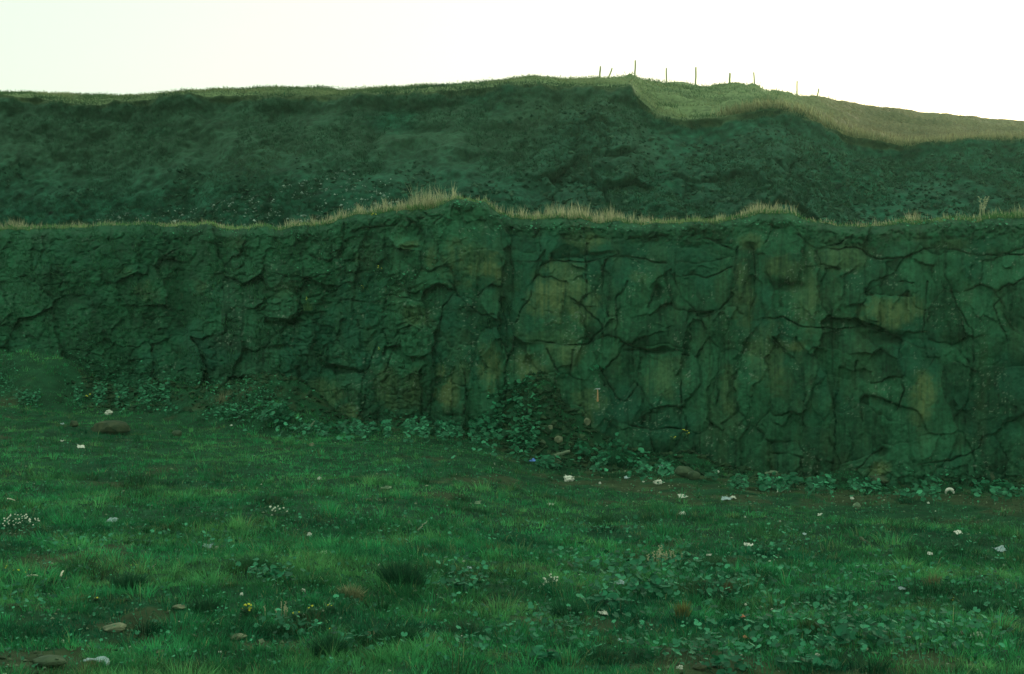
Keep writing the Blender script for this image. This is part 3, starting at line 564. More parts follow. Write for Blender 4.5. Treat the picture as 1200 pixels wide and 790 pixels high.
# ------------------------------------------------------------------ leafy ground cover
def bed(cx, cy, rx, ry, n, size, h, where='ground', spread='g'):
    if cy < 600 and where == 'ground': n = int(n * 1.9); size *= 1.15; h *= 1.15
    if spread == 'g': u = rng.normal(cx, rx * .5, n); v = rng.normal(cy, ry * .5, n)
    else: u = rng.uniform(cx - rx, cx + rx, n); v = rng.uniform(cy - ry, cy + ry, n)
    if where == 'ground' and cy < 600:
        k = vn(u / 13, u * 0 + cy / 9., 17) > (-.25 if cx < 800 else .05); u, v = u[k], v[k]; n = len(u)
    if where == 'ground': p = on_ground(u, v)
    else: p = on_cliff(u, v) + np.array([0, -.06, 0])
    return p, size * rng.uniform(.55, 1.25, n), h * rng.uniform(.3, 1.4, n)
def cover():
    A = []
    for a in [(470,508,120,10,420,.055,.14),(400,508,60,8,140,.055,.12),(540,505,50,16,260,.06,.16),(580,500,40,30,260,.06,.16),(600,478,28,30,150,.06,.15),(615,520,26,22,150,.06,.14),(720,545,36,16,170,.06,.15),(770,556,36,10,140,.055,.12),
              (640,545,30,8,70,.05,.1),(900,572,70,7,220,.055,.12),(1000,574,90,8,260,.055,.12),(1130,582,80,8,240,.055,.12),(820,562,40,6,80,.05,.1),
              (330,490,22,10,60,.07,.16),(140,466,80,16,560,.045,.12),(200,462,50,20,420,.045,.12),(60,470,50,8,150,.045,.1),(270,488,30,8,80,.045,.1),
              (735,685,80,30,240,.042,.16),(690,660,60,14,90,.038,.12),(790,670,50,20,110,.038,.14),(860,690,80,24,170,.036,.14),(900,650,60,16,90,.032,.12),(960,735,120,34,300,.036,.14),(1080,750,110,28,220,.034,.13),(840,770,90,16,120,.036,.12),(545,690,50,14,90,.036,.12),
              (540,665,40,8,50,.034,.1),(320,675,40,10,60,.036,.1),(250,640,40,8,30,.03,.1),(470,630,60,12,60,.03,.09),(640,740,70,22,110,.032,.11),(420,760,80,14,70,.03,.1),(340,740,40,14,60,.032,.11),(170,640,60,14,50,.03,.1),(80,640,60,12,60,.03,.1),
              (560,760,60,16,70,.03,.1),(700,620,80,8,60,.03,.08),(40,700,50,20,50,.03,.09),(1150,690,60,20,80,.032,.1),(1010,680,60,16,80,.032,.11)]:
        A.append(bed(*a))
    A.append(bed(25, 448, 60, 34, 420, .032, .14)); A.append(bed(285, 468, 60, 26, 320, .034, .10))
    for a in [(30,430,60,30,260,.034,.06),(590,465,22,20,90,.055,.06),(628,448,14,8,40,.05,.05),(470,490,120,8,90,.05,.05),(210,450,60,14,160,.045,.05),(130,440,50,16,120,.045,.05),(90,420,60,30,90,.04,.05),(380,330,60,40,110,.035,.03),(470,330,60,40,130,.035,.03),
              (548,241,26,5,120,.04,.06),(585,256,12,3,40,.035,.05),(300,275,200,8,220,.03,.05),(700,268,160,6,200,.035,.05),(960,262,160,5,160,.035,.05),(1120,264,80,5,110,.035,.05),(1130,560,70,12,60,.04,.04)]:
        A.append(bed(*a, where='cliff'))
    A.append(bed(600, 690, 640, 100, 3800, .016, .07, spread='u')); A.append(bed(600, 640, 640, 140, 1200, .026, .08, spread='u')); A.append(bed(930, 700, 260, 80, 500, .032, .11, spread='u')); A.append(bed(560, 580, 640, 60, 2200, .020, .05, spread='u'))
    p = np.concatenate([a[0] for a in A]); s = np.concatenate([a[1] for a in A]); h = np.concatenate([a[2] for a in A])
    k = rng.uniform(0, 1, (len(p), 1)); c = np.array([.008, .105, .042]) * (1 - k) + np.array([.055, .32, .15]) * k ** 1.6
    o = leaves('ground_cover', p, s, h, c, colvar=.25)
    tag(o, 'low broad-leaved ground cover along the rock foot and in the grass', 'ground cover', kind='stuff')
    # herbs: small pointed leaves on the vegetated left of the face and bank
    n = 16000; u = np.concatenate([rng.uniform(-20, 330, n), rng.uniform(330, 600, n // 3)]); v = rng.uniform(262, 470, len(u))
    p = on_cliff(u, v); kk = vn(u / 18, v / 16, 7) > .0; p = p[kk]; n = len(p)
    hh = rng.uniform(.04, .16, n); c = np.array([.012, .085, .034]) + rng.uniform(0, 1, (n, 1)) ** 3 * np.array([.05, .13, .05])
    o = blades('creeping_weeds', p, hh, np.full(n, .022), np.stack([rng.normal(0, .7, n), -rng.uniform(.1, 1.0, n)], -1), c, M_grass)
    tag(o, 'dark mossy weeds growing over the left part of the face', 'weeds', kind='stuff')
cover()

# grass of the ledge: green fringe and tall dry stems
def ledge():
    n = 42000; u = rng.uniform(-150, 1350, n); hp = tab(u, [(-150, 7), (0, 9), (100, 5), (330, 5), (345, 4), (440, 6), (500, 9), (530, 4), (570, 4), (640, 6), (760, 4), (900, 7), (960, 3), (1040, 3), (1075, 8), (1090, 4), (1200, 8), (1350, 6)])
    base = on_cliff(u, np.interp(u, uu, ptop)); base[:, 1] += rng.uniform(-.12, 1.0, n); base[:, 2] += rng.uniform(-.10, .06, n)
    h = hp / 47 * rng.uniform(.4, 1.1, n); g = ss(-.2, .5, fbm(u / 30, u * 0, 150, 2))[:, None]
    left = ss(420, 250, u)[:, None]
    c = np.array([.07, .22, .06]) * (1 - g) + np.array([.19, .33, .11]) * g; c = c * (1 + .25 * left)
    o = blades('turf_fringe', base, h, np.full(n, .013), np.stack([rng.normal(0, .35, n), rng.normal(-.25, .4, n)], -1), c, M_grass)
    tag(o, 'bright green turf fringe along the lip of the rock face', 'turf', kind='stuff')
    n = 80000; u = rng.uniform(-150, 1350, n)
    dens = tab(u, [(-150, .4), (0, .7), (60, .6), (100, .35), (320, .5), (345, .7), (400, .8), (440, .9), (470, 1), (520, 1), (532, .3), (560, .3), (575, .6), (620, .8), (700, .9), (750, .8), (800, .35), (880, .7), (935, .75), (960, .35), (1050, .3), (1075, .5), (1090, .2), (1200, .3), (1350, .3)])
    keep = rng.uniform(0, 1, n) < dens * (.4 + 1.0 * ss(-.1, .6, vn(u / 7, u * 0, 9))) * (.4 + .8 * ss(-.2, .5, vn(u / 1.6, u * 0, 19))); u = u[keep]; n = len(u)
    hp = tab(u, [(-150, 14), (0, 18), (25, 12), (60, 9), (330, 9), (345, 13), (430, 12), (450, 16), (470, 20), (500, 28), (525, 20), (545, 7), (600, 12), (650, 16), (700, 18), (745, 15), (770, 7), (860, 8), (890, 14), (930, 14), (945, 6), (1060, 8), (1075, 16), (1095, 6), (1200, 14), (1350, 10)])
    base = on_cliff(u, np.interp(u, uu, ptop)); base[:, 1] += rng.uniform(-.03, 1.3, n); base[:, 2] += .02
    h = hp / 42 * (.18 + .97 * rng.uniform(0, 1, n) ** 2.6) * (1 + .35 * vn(u / 5, u * 0, 10))
    k = rng.uniform(0, 1, (n, 1)); c = np.array([.22, .30, .13]) * (1 - k) + np.array([.68, .60, .39]) * k
    o = blades('dry_grass', base, h, np.full(n, .012), np.stack([rng.normal(-.05, .18, n), rng.normal(0, .2, n)], -1), c, M_dry, droop=.3)
    tag(o, 'tall straw coloured dry grass standing along the ledge', 'dry grass', kind='stuff')
ledge()

# tufts on the upper bank and the far slope
def bank_grass():
    nt, per = 16000, 8
    u = rng.uniform(-60, 1280, nt); s = rng.uniform(1.0, 2.0, nt); p = on_bank(u, s)
    keep = vn(p[:, 0] / 2, p[:, 2] / 1.2, 160) > -.25; p, u, s = p[keep], u[keep], s[keep]; nt = len(p)
    b = np.repeat(p, per, 0) + rng.normal(0, .09, (nt * per, 3)) * np.array([1, .3, .5]); n = len(b)
    light = np.repeat(ss(.2, .9, vn(p[:, 0] / 3, p[:, 2] / 2, 161)), per)[:, None]
    c = (np.array([.016, .078, .036]) * (1 - light) + np.array([.055, .115, .058]) * light) * np.repeat(rng.uniform(.6, 1.4, nt), per)[:, None]
    bl = blades('bank_weeds', b, rng.uniform(.04, .17, n), np.full(n, .03), np.stack([rng.normal(0, .9, n), -rng.uniform(.0, 1.0, n)], -1).clip(-1.2, 1.2), c, M_grass, seg=1)
    tag(bl, 'dull green weed tufts over the steep upper bank', 'weeds', kind='stuff')
    # far slope
    n = 130000; u = rng.uniform(-60, 1300, n); s = tab(u, [(0, 1.985), (740, 1.985), (770, 1.99), (1300, 1.99)]) + rng.uniform(0, 1, n) * 1.03
    p = on_bank(u, s) + rng.normal(0, .2, (n, 3)) * np.array([1, 1, .15]); keep = (vn(p[:, 0] / 1.5, p[:, 1] / 1.5, 163) > -.5); p, u, s = p[keep], u[keep], s[keep]; n = len(p)
    k = ss(-.5, .7, fbm(p[:, 0] / 2, p[:, 1] / 2, 164, 3))[:, None]
    c = np.array([.07, .14, .055]) * (1 - k) + np.array([.25, .30, .14]) * k
    farr = (ss(900, 1000, u) * ss(2.0, 2.2, s))[:, None]; c = c + (np.array([.18, .135, .07]) - c) * farr * .85  # grass there takes the same painted warm haze glow
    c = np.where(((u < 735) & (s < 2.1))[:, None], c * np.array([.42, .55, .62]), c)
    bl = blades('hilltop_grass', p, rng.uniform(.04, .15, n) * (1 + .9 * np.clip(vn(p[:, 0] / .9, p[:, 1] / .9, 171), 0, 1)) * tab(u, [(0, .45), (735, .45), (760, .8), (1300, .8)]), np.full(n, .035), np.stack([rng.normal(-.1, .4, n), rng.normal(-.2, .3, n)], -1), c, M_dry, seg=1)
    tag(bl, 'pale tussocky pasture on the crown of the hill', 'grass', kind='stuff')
    # straw edge along the knoll
    n = 5000; u = rng.uniform(850, 1240, n); p = on_bank(u, np.full(n, 2.005)) + rng.normal(0, .3, (n, 3)) * np.array([1, .6, .1])
    c = np.array([.3, .3, .15]) * rng.uniform(.6, 1.2, (n, 1))
    bl = blades('straw_edge_grass', p, rng.uniform(.15, .5, n), np.full(n, .03), np.stack([rng.normal(-.1, .3, n), rng.normal(-.1, .2, n)], -1), c, M_dry, seg=1)
    tag(bl, 'straw coloured grass fringing the edge of the upper quarry', 'dry grass', kind='stuff')
bank_grass()

# ------------------------------------------------------------------ THINGS
def ico(sub):
    import bmesh
    bm = bmesh.new(); bmesh.ops.create_icosphere(bm, subdivisions=sub, radius=1.0)
    v = np.array([x.co[:] for x in bm.verts]); f = np.array([[y.index for y in x.verts] for x in bm.faces]); bm.free(); return v, f
ICO2, ICO3 = ico(2), ico(3)
def n3(v, s, k): return (vn(v[:, 0] * s + k, v[:, 1] * s + v[:, 2] * s * .7, int(k) + 3) + vn(v[:, 2] * s - k, v[:, 0] * s - v[:, 1] * s * .6, int(k) + 9)) * .5

def place(px, py, where, lift=0.0):
    p = (on_ground(np.array([float(px)]), np.array([float(py)])) if where == 'g' else on_cliff(px, py))[0]
    if where == 'l': return p + np.array([0, .45, .04 + lift])
    return p + np.array([0, -0.04 if where == 'c' else 0, lift])

def upx(p, px): return px / F * p[1]        # so many units of the photograph, as metres at that distance

def stone(name, px, py, w, h, mat, label, cat='stone', group=None, seed=0, depth=.8, where='g', sink=.25, angular=.35, rot=0.0):
    p = place(px, py, where); W = upx(p, w) / 2; H = upx(p, h) / 2
    v, f = ICO3; v = v.copy(); r2 = np.random.default_rng(seed + 50)
    for _ in range(11):                       # broken faces
        n = r2.normal(0, 1, 3); n /= np.linalg.norm(n); d = r2.uniform(.62, .9); q = v @ n; v = v - np.outer(np.maximum(q - d, 0), n) * (.6 + angular)
    v = v * (1 + .07 * n3(v, 3.0, seed))[:, None]
    v = v * np.array([W, W * depth, H])
    c, s = math.cos(rot), math.sin(rot); v = np.stack([v[:, 0] * c - v[:, 2] * s, v[:, 1], v[:, 0] * s + v[:, 2] * c], -1)
    v[:, 2] += H * (1 - sink)
    o = mesh(name, v, [f], mat, smooth=False, loc=p); return tag(o, label, cat, group)

def crumple(name, px, py, w, h, mat, label, cat='litter', group=None, seed=0, where='g'):
    p = place(px, py, where, -.008); W = upx(p, w) / 2 * .85; H = upx(p, h) / 2 * .85
    v, f = ICO3; v = v.copy(); q = np.abs(n3(v, 2.1, seed)) * .8 + .5 * np.abs(n3(v, 4.6, seed + 7))
    v = v * (0.62 + q + .15 * n3(v, 1.2, seed + 2))[:, None]
    v = v * np.array([W, W * .8, H]); v[:, 2] += H * .7
    o = mesh(name, v, [f], mat, smooth=False, loc=p); return tag(o, label, cat, group)

def scrap(name, px, py, w, h, mat, label, cat='litter', group=None, seed=0, rz=0.0, tilt=.5, where='g', d=None):
    """a bent sheet of paper or plastic, with a thickness"""
    p = place(px, py, where, .025); W = upx(p, w) / 2 * .85; Dp = d if d else min(W * .7, max(upx(p, h) * .8, .02))
    nx, ny = 13, 9; x, y = np.meshgrid(np.linspace(-1, 1, nx), np.linspace(-1, 1, ny)); k = seed * 3.7 + 1
    ed = 1 + .22 * vn(x * 2 + k, y * 2, 3) + .1 * vn(x * 6 + k, y * 6, 4)
    z = .28 * vn(x * 1.2 + k, y * 1.3, 5) + .12 * vn(x * 3 + k, y * 3, 6)
    A = np.stack([x * ed * W, y * ed * Dp * math.cos(tilt), (y * math.sin(tilt) * Dp + z * W)], -1).reshape(-1, 3)
    c, s = math.cos(rz), math.sin(rz); A = np.stack([A[:, 0] * c - A[:, 1] * s, A[:, 0] * s + A[:, 1] * c, A[:, 2]], -1)
    A[:, 2] -= np.percentile(A[:, 2], 20)
    B = A + np.array([0, 0, -.004]); n = nx * ny; g = gridfaces(ny, nx)
    rim = np.concatenate([np.arange(nx), np.arange(1, ny) * nx + nx - 1, (ny - 1) * nx + np.arange(nx - 2, -1, -1), np.arange(ny - 2, 0, -1) * nx])
    r2 = np.roll(rim, -1); sd = np.stack([rim, rim + n, r2 + n, r2], -1)
    o = mesh(name, np.concatenate([A, B]), [g, g[:, ::-1] + n, sd], mat, smooth=True, loc=p); return tag(o, label, cat, group)

def tube(pts, rad, k=9, flat=1.0):
    pts = np.asarray(pts, float); V = []; n = len(pts)
    for i in range(n):
        t = pts[min(i + 1, n - 1)] - pts[max(i - 1, 0)]; t /= np.linalg.norm(t)
        a = np.cross(t, [0, 0, 1.0]) if abs(t[2]) < .9 else np.cross(t, [0, 1.0, 0]); a /= np.linalg.norm(a); b = np.cross(t, a)
        for j in range(k):
            th = 2 * math.pi * j / k; V.append(pts[i] + rad[i] * (math.cos(th) * a + math.sin(th) * b * flat))
    F_ = [(i * k + j, i * k + (j + 1) % k, (i + 1) * k + (j + 1) % k, (i + 1) * k + j) for i in range(n - 1) for j in range(k)]
    F_ += [tuple(range(k))[::-1], tuple((n - 1) * k + j for j in range(k))]
    return np.array(V), F_

def stick(name, px0, py0, px1, py1, th, mat, label, cat='stick', where='g', bend=.03, group=None, lift=.05):
    a = place(px0, py0, where, lift); b = place(px1, py1, where, lift)
    if where == 'g': b[1] = a[1] + (b[1] - a[1]) * .35; b[2] = a[2] + (py0 - py1) / F * a[1] * .8 + .02
    L = b - a; t = np.linspace(0, 1, 8)[:, None]; r2 = np.random.default_rng(int(px0))
    pts = t * L + np.sin(t * math.pi) * bend * np.linalg.norm(L) * np.array([0, 0, 1]) + r2.normal(0, .004, (8, 3))
    v, f = tube(pts, np.linspace(th, th * .75, 8) / 2 * r2.uniform(.9, 1.1, 8), 7)
    o = mesh(name, v, f, mat, loc=a, smooth=True); return tag(o, label, cat, group)

# --- fence posts on the crown of the hill
def post(px0, py0, px1, py1, wpx, label):
    i = np.searchsorted(hu, px0); Y = Yh[np.searchsorted(hs, 2.99), i] - .3
    if px0 > 900: Y = float(tab(px0, SKY) * 0 + Y)
    a = P(px0, py0, Y); b = P(px1 + .2, py1 - 2.0, Y); L = b - a; n = 7; t = np.linspace(-.25, 1, n)[:, None]; r2 = np.random.default_rng(int(px0))
    R = wpx / F * Y / 2; pts = t * L + r2.normal(0, .006, (n, 3)); v, f = tube(pts, R * np.array([1.05, 1.03, 1, 1, .98, .97, .9]), 8)
    o = empty('fence_post', a); tag(o, label, 'fence post', 'old fence posts along the skyline')
    mesh('shaft', v, f, M_wood, parent=o)
    cv, cf = tube([L * .995, L * 1.0 + np.array([0, 0, R * .5])], [R * .86, R * .5], 8); mesh('cut_top', cv, cf, M_wood, parent=o)
    # rusted staples where the wire was once held
    for k in (.55, .8):
        c = L * k + np.array([0, -R * 1.02, 0]); sv, sf = tube([c + [-.02, 0, 0], c + [-.02, -.015, 0], c + [.02, -.015, 0], c + [.02, 0, 0]], [.004] * 4, 5); mesh('staple', sv, sf, M_steel, parent=o)
for a in [((702, 95, 703.5, 80), 2.0, 'short upright post at the left end of the old fence line'),
          ((713, 93, 717, 82), 1.7, 'short post leaning over to the right beside the left end post'),
          ((744, 93, 744.3, 73), 1.9, 'tallest bare fence post, standing on the brow of the hill'),
          ((781, 97, 780.5, 82), 1.8, 'fence post on the skyline just right of the tallest post'),
          ((815, 98, 815.5, 81), 2.0, 'fence post standing straight on a turf hump on the skyline'),
          ((855, 103, 855, 88), 2.4, 'thickest fence post, upright halfway down the skyline'),
          ((884.5, 104, 883, 87), 1.7, 'thin fence post tilting left where the skyline starts to drop'),
          ((934, 110, 934, 97), 1.6, 'faint thin post in the glare, second from the right end of the fence'),
          ((957.5, 114, 959.5, 106), 1.7, 'stubby post at the right end of the fence line')]:
    post(*a[0], a[1], a[2])

# --- geologist's hammer resting against the rock
p = place(700, 463, 'c'); hx, hy = 0, -.06
hm = empty('hammer', p + np.array([0, -.05, -.165])); tag(hm, 'small hammer with orange wooden handle propped upright against the dark rock', 'hammer')
z = np.linspace(0, .30, 12); rr = np.interp(z, [0, .02, .08, .14, .24, .30], [.017, .021, .019, .015, .013, .012])
v, f = tube(np.stack([.004 * np.sin(z * 9), -.01 + .06 * z, z], -1), rr * 1.15, 10, .75); mesh('handle', v, f, M_handle, parent=hm)
hd = [(-.085, .318, .004, .003), (-.06, .326, .010, .006), (-.03, .33, .015, .012), (.0, .33, .017, .017), (.03, .33, .014, .014), (.035, .33, .018, .018), (.065, .33, .018, .018)]
V = []
for x, zz, ry, rz in hd:
    for j in range(8):
        th = math.pi / 8 + j * math.pi / 4; V.append((x, .008 + ry * math.cos(th), zz - .012 + rz * math.sin(th)))
FF = [(i * 8 + j, i * 8 + (j + 1) % 8, (i + 1) * 8 + (j + 1) % 8, (i + 1) * 8 + j) for i in range(6) for j in range(8)] + [tuple(range(8)), tuple(48 + j for j in range(7, -1, -1))]
mesh('head', V, FF, M_steel, parent=hm, smooth=False)

# --- stones
for a in [
 (131, 509, 50, 19, M_brown, 'rounded brown boulder sunk in the grass near the left rock foot', 1), (86, 500, 12, 9, M_brown, 'small brown stone left of the brown boulder', 2),
 (135, 740, 30, 12, M_tan, 'largest flat tan stone lying in bare earth at lower left', 3), (210, 715, 17, 7, M_tan, 'smaller flat tan stone behind and right of the largest one', 4),
 (280, 750, 22, 9, M_tan, 'flat tan stone with a pale tip at lower left centre', 5), (58, 780, 46, 14, M_dark, 'dark mossy boulder at the bottom left corner', 6),
 (802, 559, 26, 16, M_dark, 'rounded grey green boulder against the foot of the face beside white paper', 7), (812, 562, 18, 14, M_dark, 'dark stone tucked beside the rounded grey green boulder', 8),
 (1004, 597, 10, 9, M_pale, 'whitish square stone in front of the right rock foot', 9), (655, 518, 11, 9, M_tan, 'tan stone lying in the dark soil slope below the hammer', 10),
 (652, 545, 13, 8, M_brown, 'brown stone at the bottom of the soil slope by the blue scrap', 11), (688, 498, 8, 11, M_tan, 'light oval stone stuck in the rock pillar under the hammer', 12),
 (645, 503, 8, 6, M_tan, 'small tan stone higher up the dark soil slope', 13), (636, 521, 9, 7, M_dark, 'dark stone half buried in the soil slope', 14),
 (365, 523, 8, 5, M_tan, 'small tan stone in the grass below the broken post', 15), (208, 512, 13, 9, M_dark, 'dark stone in the grass right of the brown boulder', 16),
 (1070, 562, 22, 11, M_pale, 'pale fallen stone at the right foot of the face', 17), (1030, 566, 26, 11, M_dark, 'dark slab fallen in front of the low boulder of the face', 18),
 (908, 560, 12, 8, M_dark, 'dark stone under the leafy plants at the rock foot', 19), (1122, 566, 20, 12, M_dark, 'dark block fallen under the right end of the face', 20),
 (1158, 564, 24, 14, M_dark, 'broad dark block at the far right rock foot', 21), (820, 785, 18, 8, M_brown, 'brown stone at the bottom edge of the grass', 22),
 (1190, 556, 20, 12, M_pale, 'pale block at the extreme right rock foot', 23), (735, 754, 9, 5, M_tan, 'small tan stone among leaves at lower centre', 24)]:
    stone('boulder' if a[2] > 25 else 'stone', a[0], a[1], a[2], a[3], a[4], a[5], 'boulder' if a[2] > 25 else 'stone', seed=a[6], where='c' if a[6] == 12 else 'g')

# --- white rubbish, paper and plastic scattered over the grass
for k, a in enumerate([
 (127, 486, 11, 8, 'c', M_white, 'crumpled white paper just behind the brown boulder'), (666, 564, 14, 10, 'c', M_white, 'large crumpled white paper on the worn strip below the soil slope'),
 (772, 567, 13, 7, 'c', M_white, 'crumpled cream paper right of the leafy plants at the rock foot'), (776, 548, 9, 4, 's', M_grey, 'flat greyish white scrap above the crumpled cream paper'),
 (800, 584, 11, 8, 's', M_white, 'star shaped torn white paper on the worn strip'), (800, 603, 8, 6, 'c', M_white, 'round white lump straight below the star shaped paper'),
 (859, 585, 8, 5, 'c', M_white, 'oval white lump near the leafy rock foot, right of centre'), (754, 565, 3, 3, 'c', M_white, 'tiny white lump left of the crumpled cream paper'),
 (703, 567, 3.4, 3.6, 'c', M_white, 'tiny white lump alone between two white papers'), (735, 561, 8, 3, 's', M_grey, 'thin grey scrap lying flat among low leaves'),
 (645, 593, 9, 4, 's', M_white, 'small torn white scrap in the short grass below the large paper'), (622, 528, 5, 5, 'c', M_white, 'small white lump just above the blue scrap'),
 (625, 542, 10, 5, 's', M_blue, 'blue plastic scrap at the foot of the soil slope'), (840, 554, 6, 5, 'c', M_white, 'small white lump right of the rounded grey green boulder'),
 (877, 641, 11, 3, 's', M_white, 'narrow white strip of paper lying in the middle of the grass'), (831, 653, 7, 3, 's', M_white, 'short white scrap left of the narrow strip'),
 (961, 605, 6, 3.5, 's', M_white, 'small bright scrap on the worn strip, right half'), (1081, 585, 3.5, 4, 'c', M_white, 'small white lump left of the curved white piece'),
 (1088, 590, 4, 3, 'c', M_white, 'smaller white lump under its pair left of the curved piece'), (1025, 683, 7, 4, 'c', M_white, 'white lump alone in the right part of the meadow'),
 (1057, 692, 9, 4, 's', M_grey, 'curled grey scrap right of the lone white lump'), (1123, 627, 11, 3.5, 's', M_white, 'flat white scrap far right on the short grass'),
 (1090, 652, 7, 3.5, 's', M_white, 'little white scrap below the far right flat one'), (1172, 646, 17, 5, 's', M_grey, 'long pale scrap near the right edge of the meadow'),
 (1129, 743, 9, 6, 'c', M_white, 'small bright white lump beside a larger one at lower right'), (1145, 748, 18, 9, 'c', M_white, 'large bright white lump at lower right'),
 (1119, 759, 7, 9, 'c', M_grey, 'greyish lump below the large white lump at lower right'), (99, 609, 6, 4.5, 'c', M_white, 'small white ball in the grass left of the grey scrap'),
 (132, 613, 13, 5.5, 's', M_grey, 'grey flat scrap right of the small white ball'), (95, 526, 9, 4, 's', M_white, 'flat white scrap in the grass below the brown boulder'),
 (73, 518, 4, 2.5, 's', M_white, 'tiny flat scrap at the far left near the rock foot'), (374, 562, 5, 5, 'c', M_white, 'small white lump in plain grass left of centre'),
 (271, 499, 3.5, 3, 'c', M_white, 'tiny white lump near the leafy foot left of centre'), (73, 498, 5, 2.5, 's', M_grey, 'tiny grey scrap above the far left grass'),
 (363, 628, 7, 6, 'c', M_white, 'round white lump below the cream daisies'), (379, 652, 9, 5, 's', M_white, 'white torn scrap below the round white lump'),
 (255, 644, 8, 6, 'c', M_white, 'white lump of a pair among leaves on the left'), (243, 643, 12, 6, 's', M_grey, 'greyish crumpled sheet beside the white lump of the pair'),
 (283, 698, 5, 6, 'c', M_white, 'upright small white lump above the yellow flowers'), (356, 694, 6, 6, 'c', M_white, 'small white lump behind the dry tussock on the left'),
 (73, 753, 6, 5, 'c', M_white, 'white lump on bare earth at lower left'), (115, 779, 34, 6, 's', M_grey, 'long crumpled bluish sheet at the bottom left'),
 (153, 758, 4.5, 4, 'c', M_white, 'tiny white lump right of the largest flat stone'), (258, 766, 4.5, 4, 'c', M_white, 'tiny white lump near the bottom, left of centre'),
 (187, 767, 9, 5, 's', M_tan, 'tan curled scrap at the bottom left'), (166, 783, 4, 3, 'c', M_white, 'tiny white lump at the bottom edge on the left'),
 (512, 684, 7, 6, 'c', M_white, 'white lump among large leaves at lower centre'), (556, 660, 7, 5, 'c', M_white, 'cream lump on top of leaves in the centre'),
 (550, 668, 6, 4, 's', M_grey, 'small pale scrap below the cream lump'), (727, 686, 15, 6, 's', M_grey, 'pale torn sheet among the large leaf bed'),
 (708, 722, 13, 6, 's', M_white, 'torn white scrap below the large leaf bed'), (726, 754, 5, 8, 's', M_grey, 'pale upright scrap at lower centre right'),
 (455, 787, 7, 5, 'c', M_white, 'white lump at the bottom edge, centre'), (797, 784, 8, 7, 'c', M_white, 'white lump at the bottom edge, right of centre'),
 (958, 769, 7, 6, 'c', M_white, 'white lump among broad leaves near the bottom right'), (788, 740, 5, 4, 'c', M_white, 'small white lump below the orange brown plant'),
 (410, 793, 8, 5, 'c', M_grey, 'greyish lump at the bottom edge left of centre'), (914, 577, 8, 3, 's', M_white, 'flat white scrap on leaves under the face'),
 (998, 585, 5, 4, 'c', M_white, 'small white lump just above the whitish square stone'), (904, 557, 18, 3, 's', M_pale, 'pale splintered slab lying at the rock foot'),
 (1019, 667, 3, 3, 'c', M_white, 'tiny white speck of rubbish above the lone white lump'), (873, 606, 3, 3, 'c', M_white, 'tiny white lump on the worn strip below the oval one'),
 (660, 573, 3, 3, 'c', M_tan, 'tiny tan lump under the large crumpled paper'), (560, 592, 8, 3, 's', M_pale, 'thin pale scrap in short grass left of the torn one'),
 (452, 574, 15, 3, 's', M_pale, 'long thin pale scrap flat in the grass, centre left'), (480, 614, 5, 5, 'c', M_pale, 'dull pale lump in the middle of the grass'),
 (943, 628, 5, 6, 's', M_grey, 'small greyish upright scrap in a dark leafy patch'), (851, 587, 14, 3, 's', M_grey, 'broken grey strip left of the oval white lump')]):
    px, py, w_, h_, kind, m_, lab = a
    if kind == 'c': crumple('rubbish', px, py, w_, h_, m_, lab, 'rubbish', seed=k)
    else: scrap('paper_scrap', px, py, w_, h_, m_, lab, 'scrap', seed=k, rz=rng.uniform(-.5, .5))

# curved pale piece at the right rock foot
p = place(1113, 580, 'g', .0); s = upx(p, 8) / 2
t = np.linspace(-.3, 3.6, 14); v, f = tube(np.stack([s * np.cos(t), -.03 + .02 * t, s * 1.0 * np.sin(t) + s * .7], -1), s * .42 * np.interp(t, [-.3, .6, 2.6, 3.6], [.5, 1.1, 1.1, .4]), 9)
tag(mesh('curved_rubbish', v, f, M_white, loc=p), 'curved horseshoe shaped white piece near the right rock foot', 'rubbish')

stick('stick', 32, 680, 42, 683, .022, M_stick, 'bleached stick on the left, the first of two lying in line')
stick('stick', 71, 681, 79, 677, .022, M_stick, 'bleached stick right of its twin, tilting up to the right')
stick('stick', 9, 588, 12, 597, .02, M_stick, 'pale upright stick at the far left of the meadow')
stick('stick', 362, 506, 372, 497, .06, M_log, 'short broken grey post leaning at the rock foot left of centre', cat='broken post', lift=.08)
stick('fallen_log', 649, 537, 668, 531, .09, M_log, 'grey fallen log lying at the bottom of the dark soil slope', cat='log', lift=.05)
stick('stick', 490, 630, 502, 621, .02, M_log, 'thin grey dry twig sticking out of grass in the centre', lift=.1)
stick('branch', 1008, 636, 1030, 646, .05, M_dark, 'dark branch lying on the short grass at right', cat='branch', lift=.06)

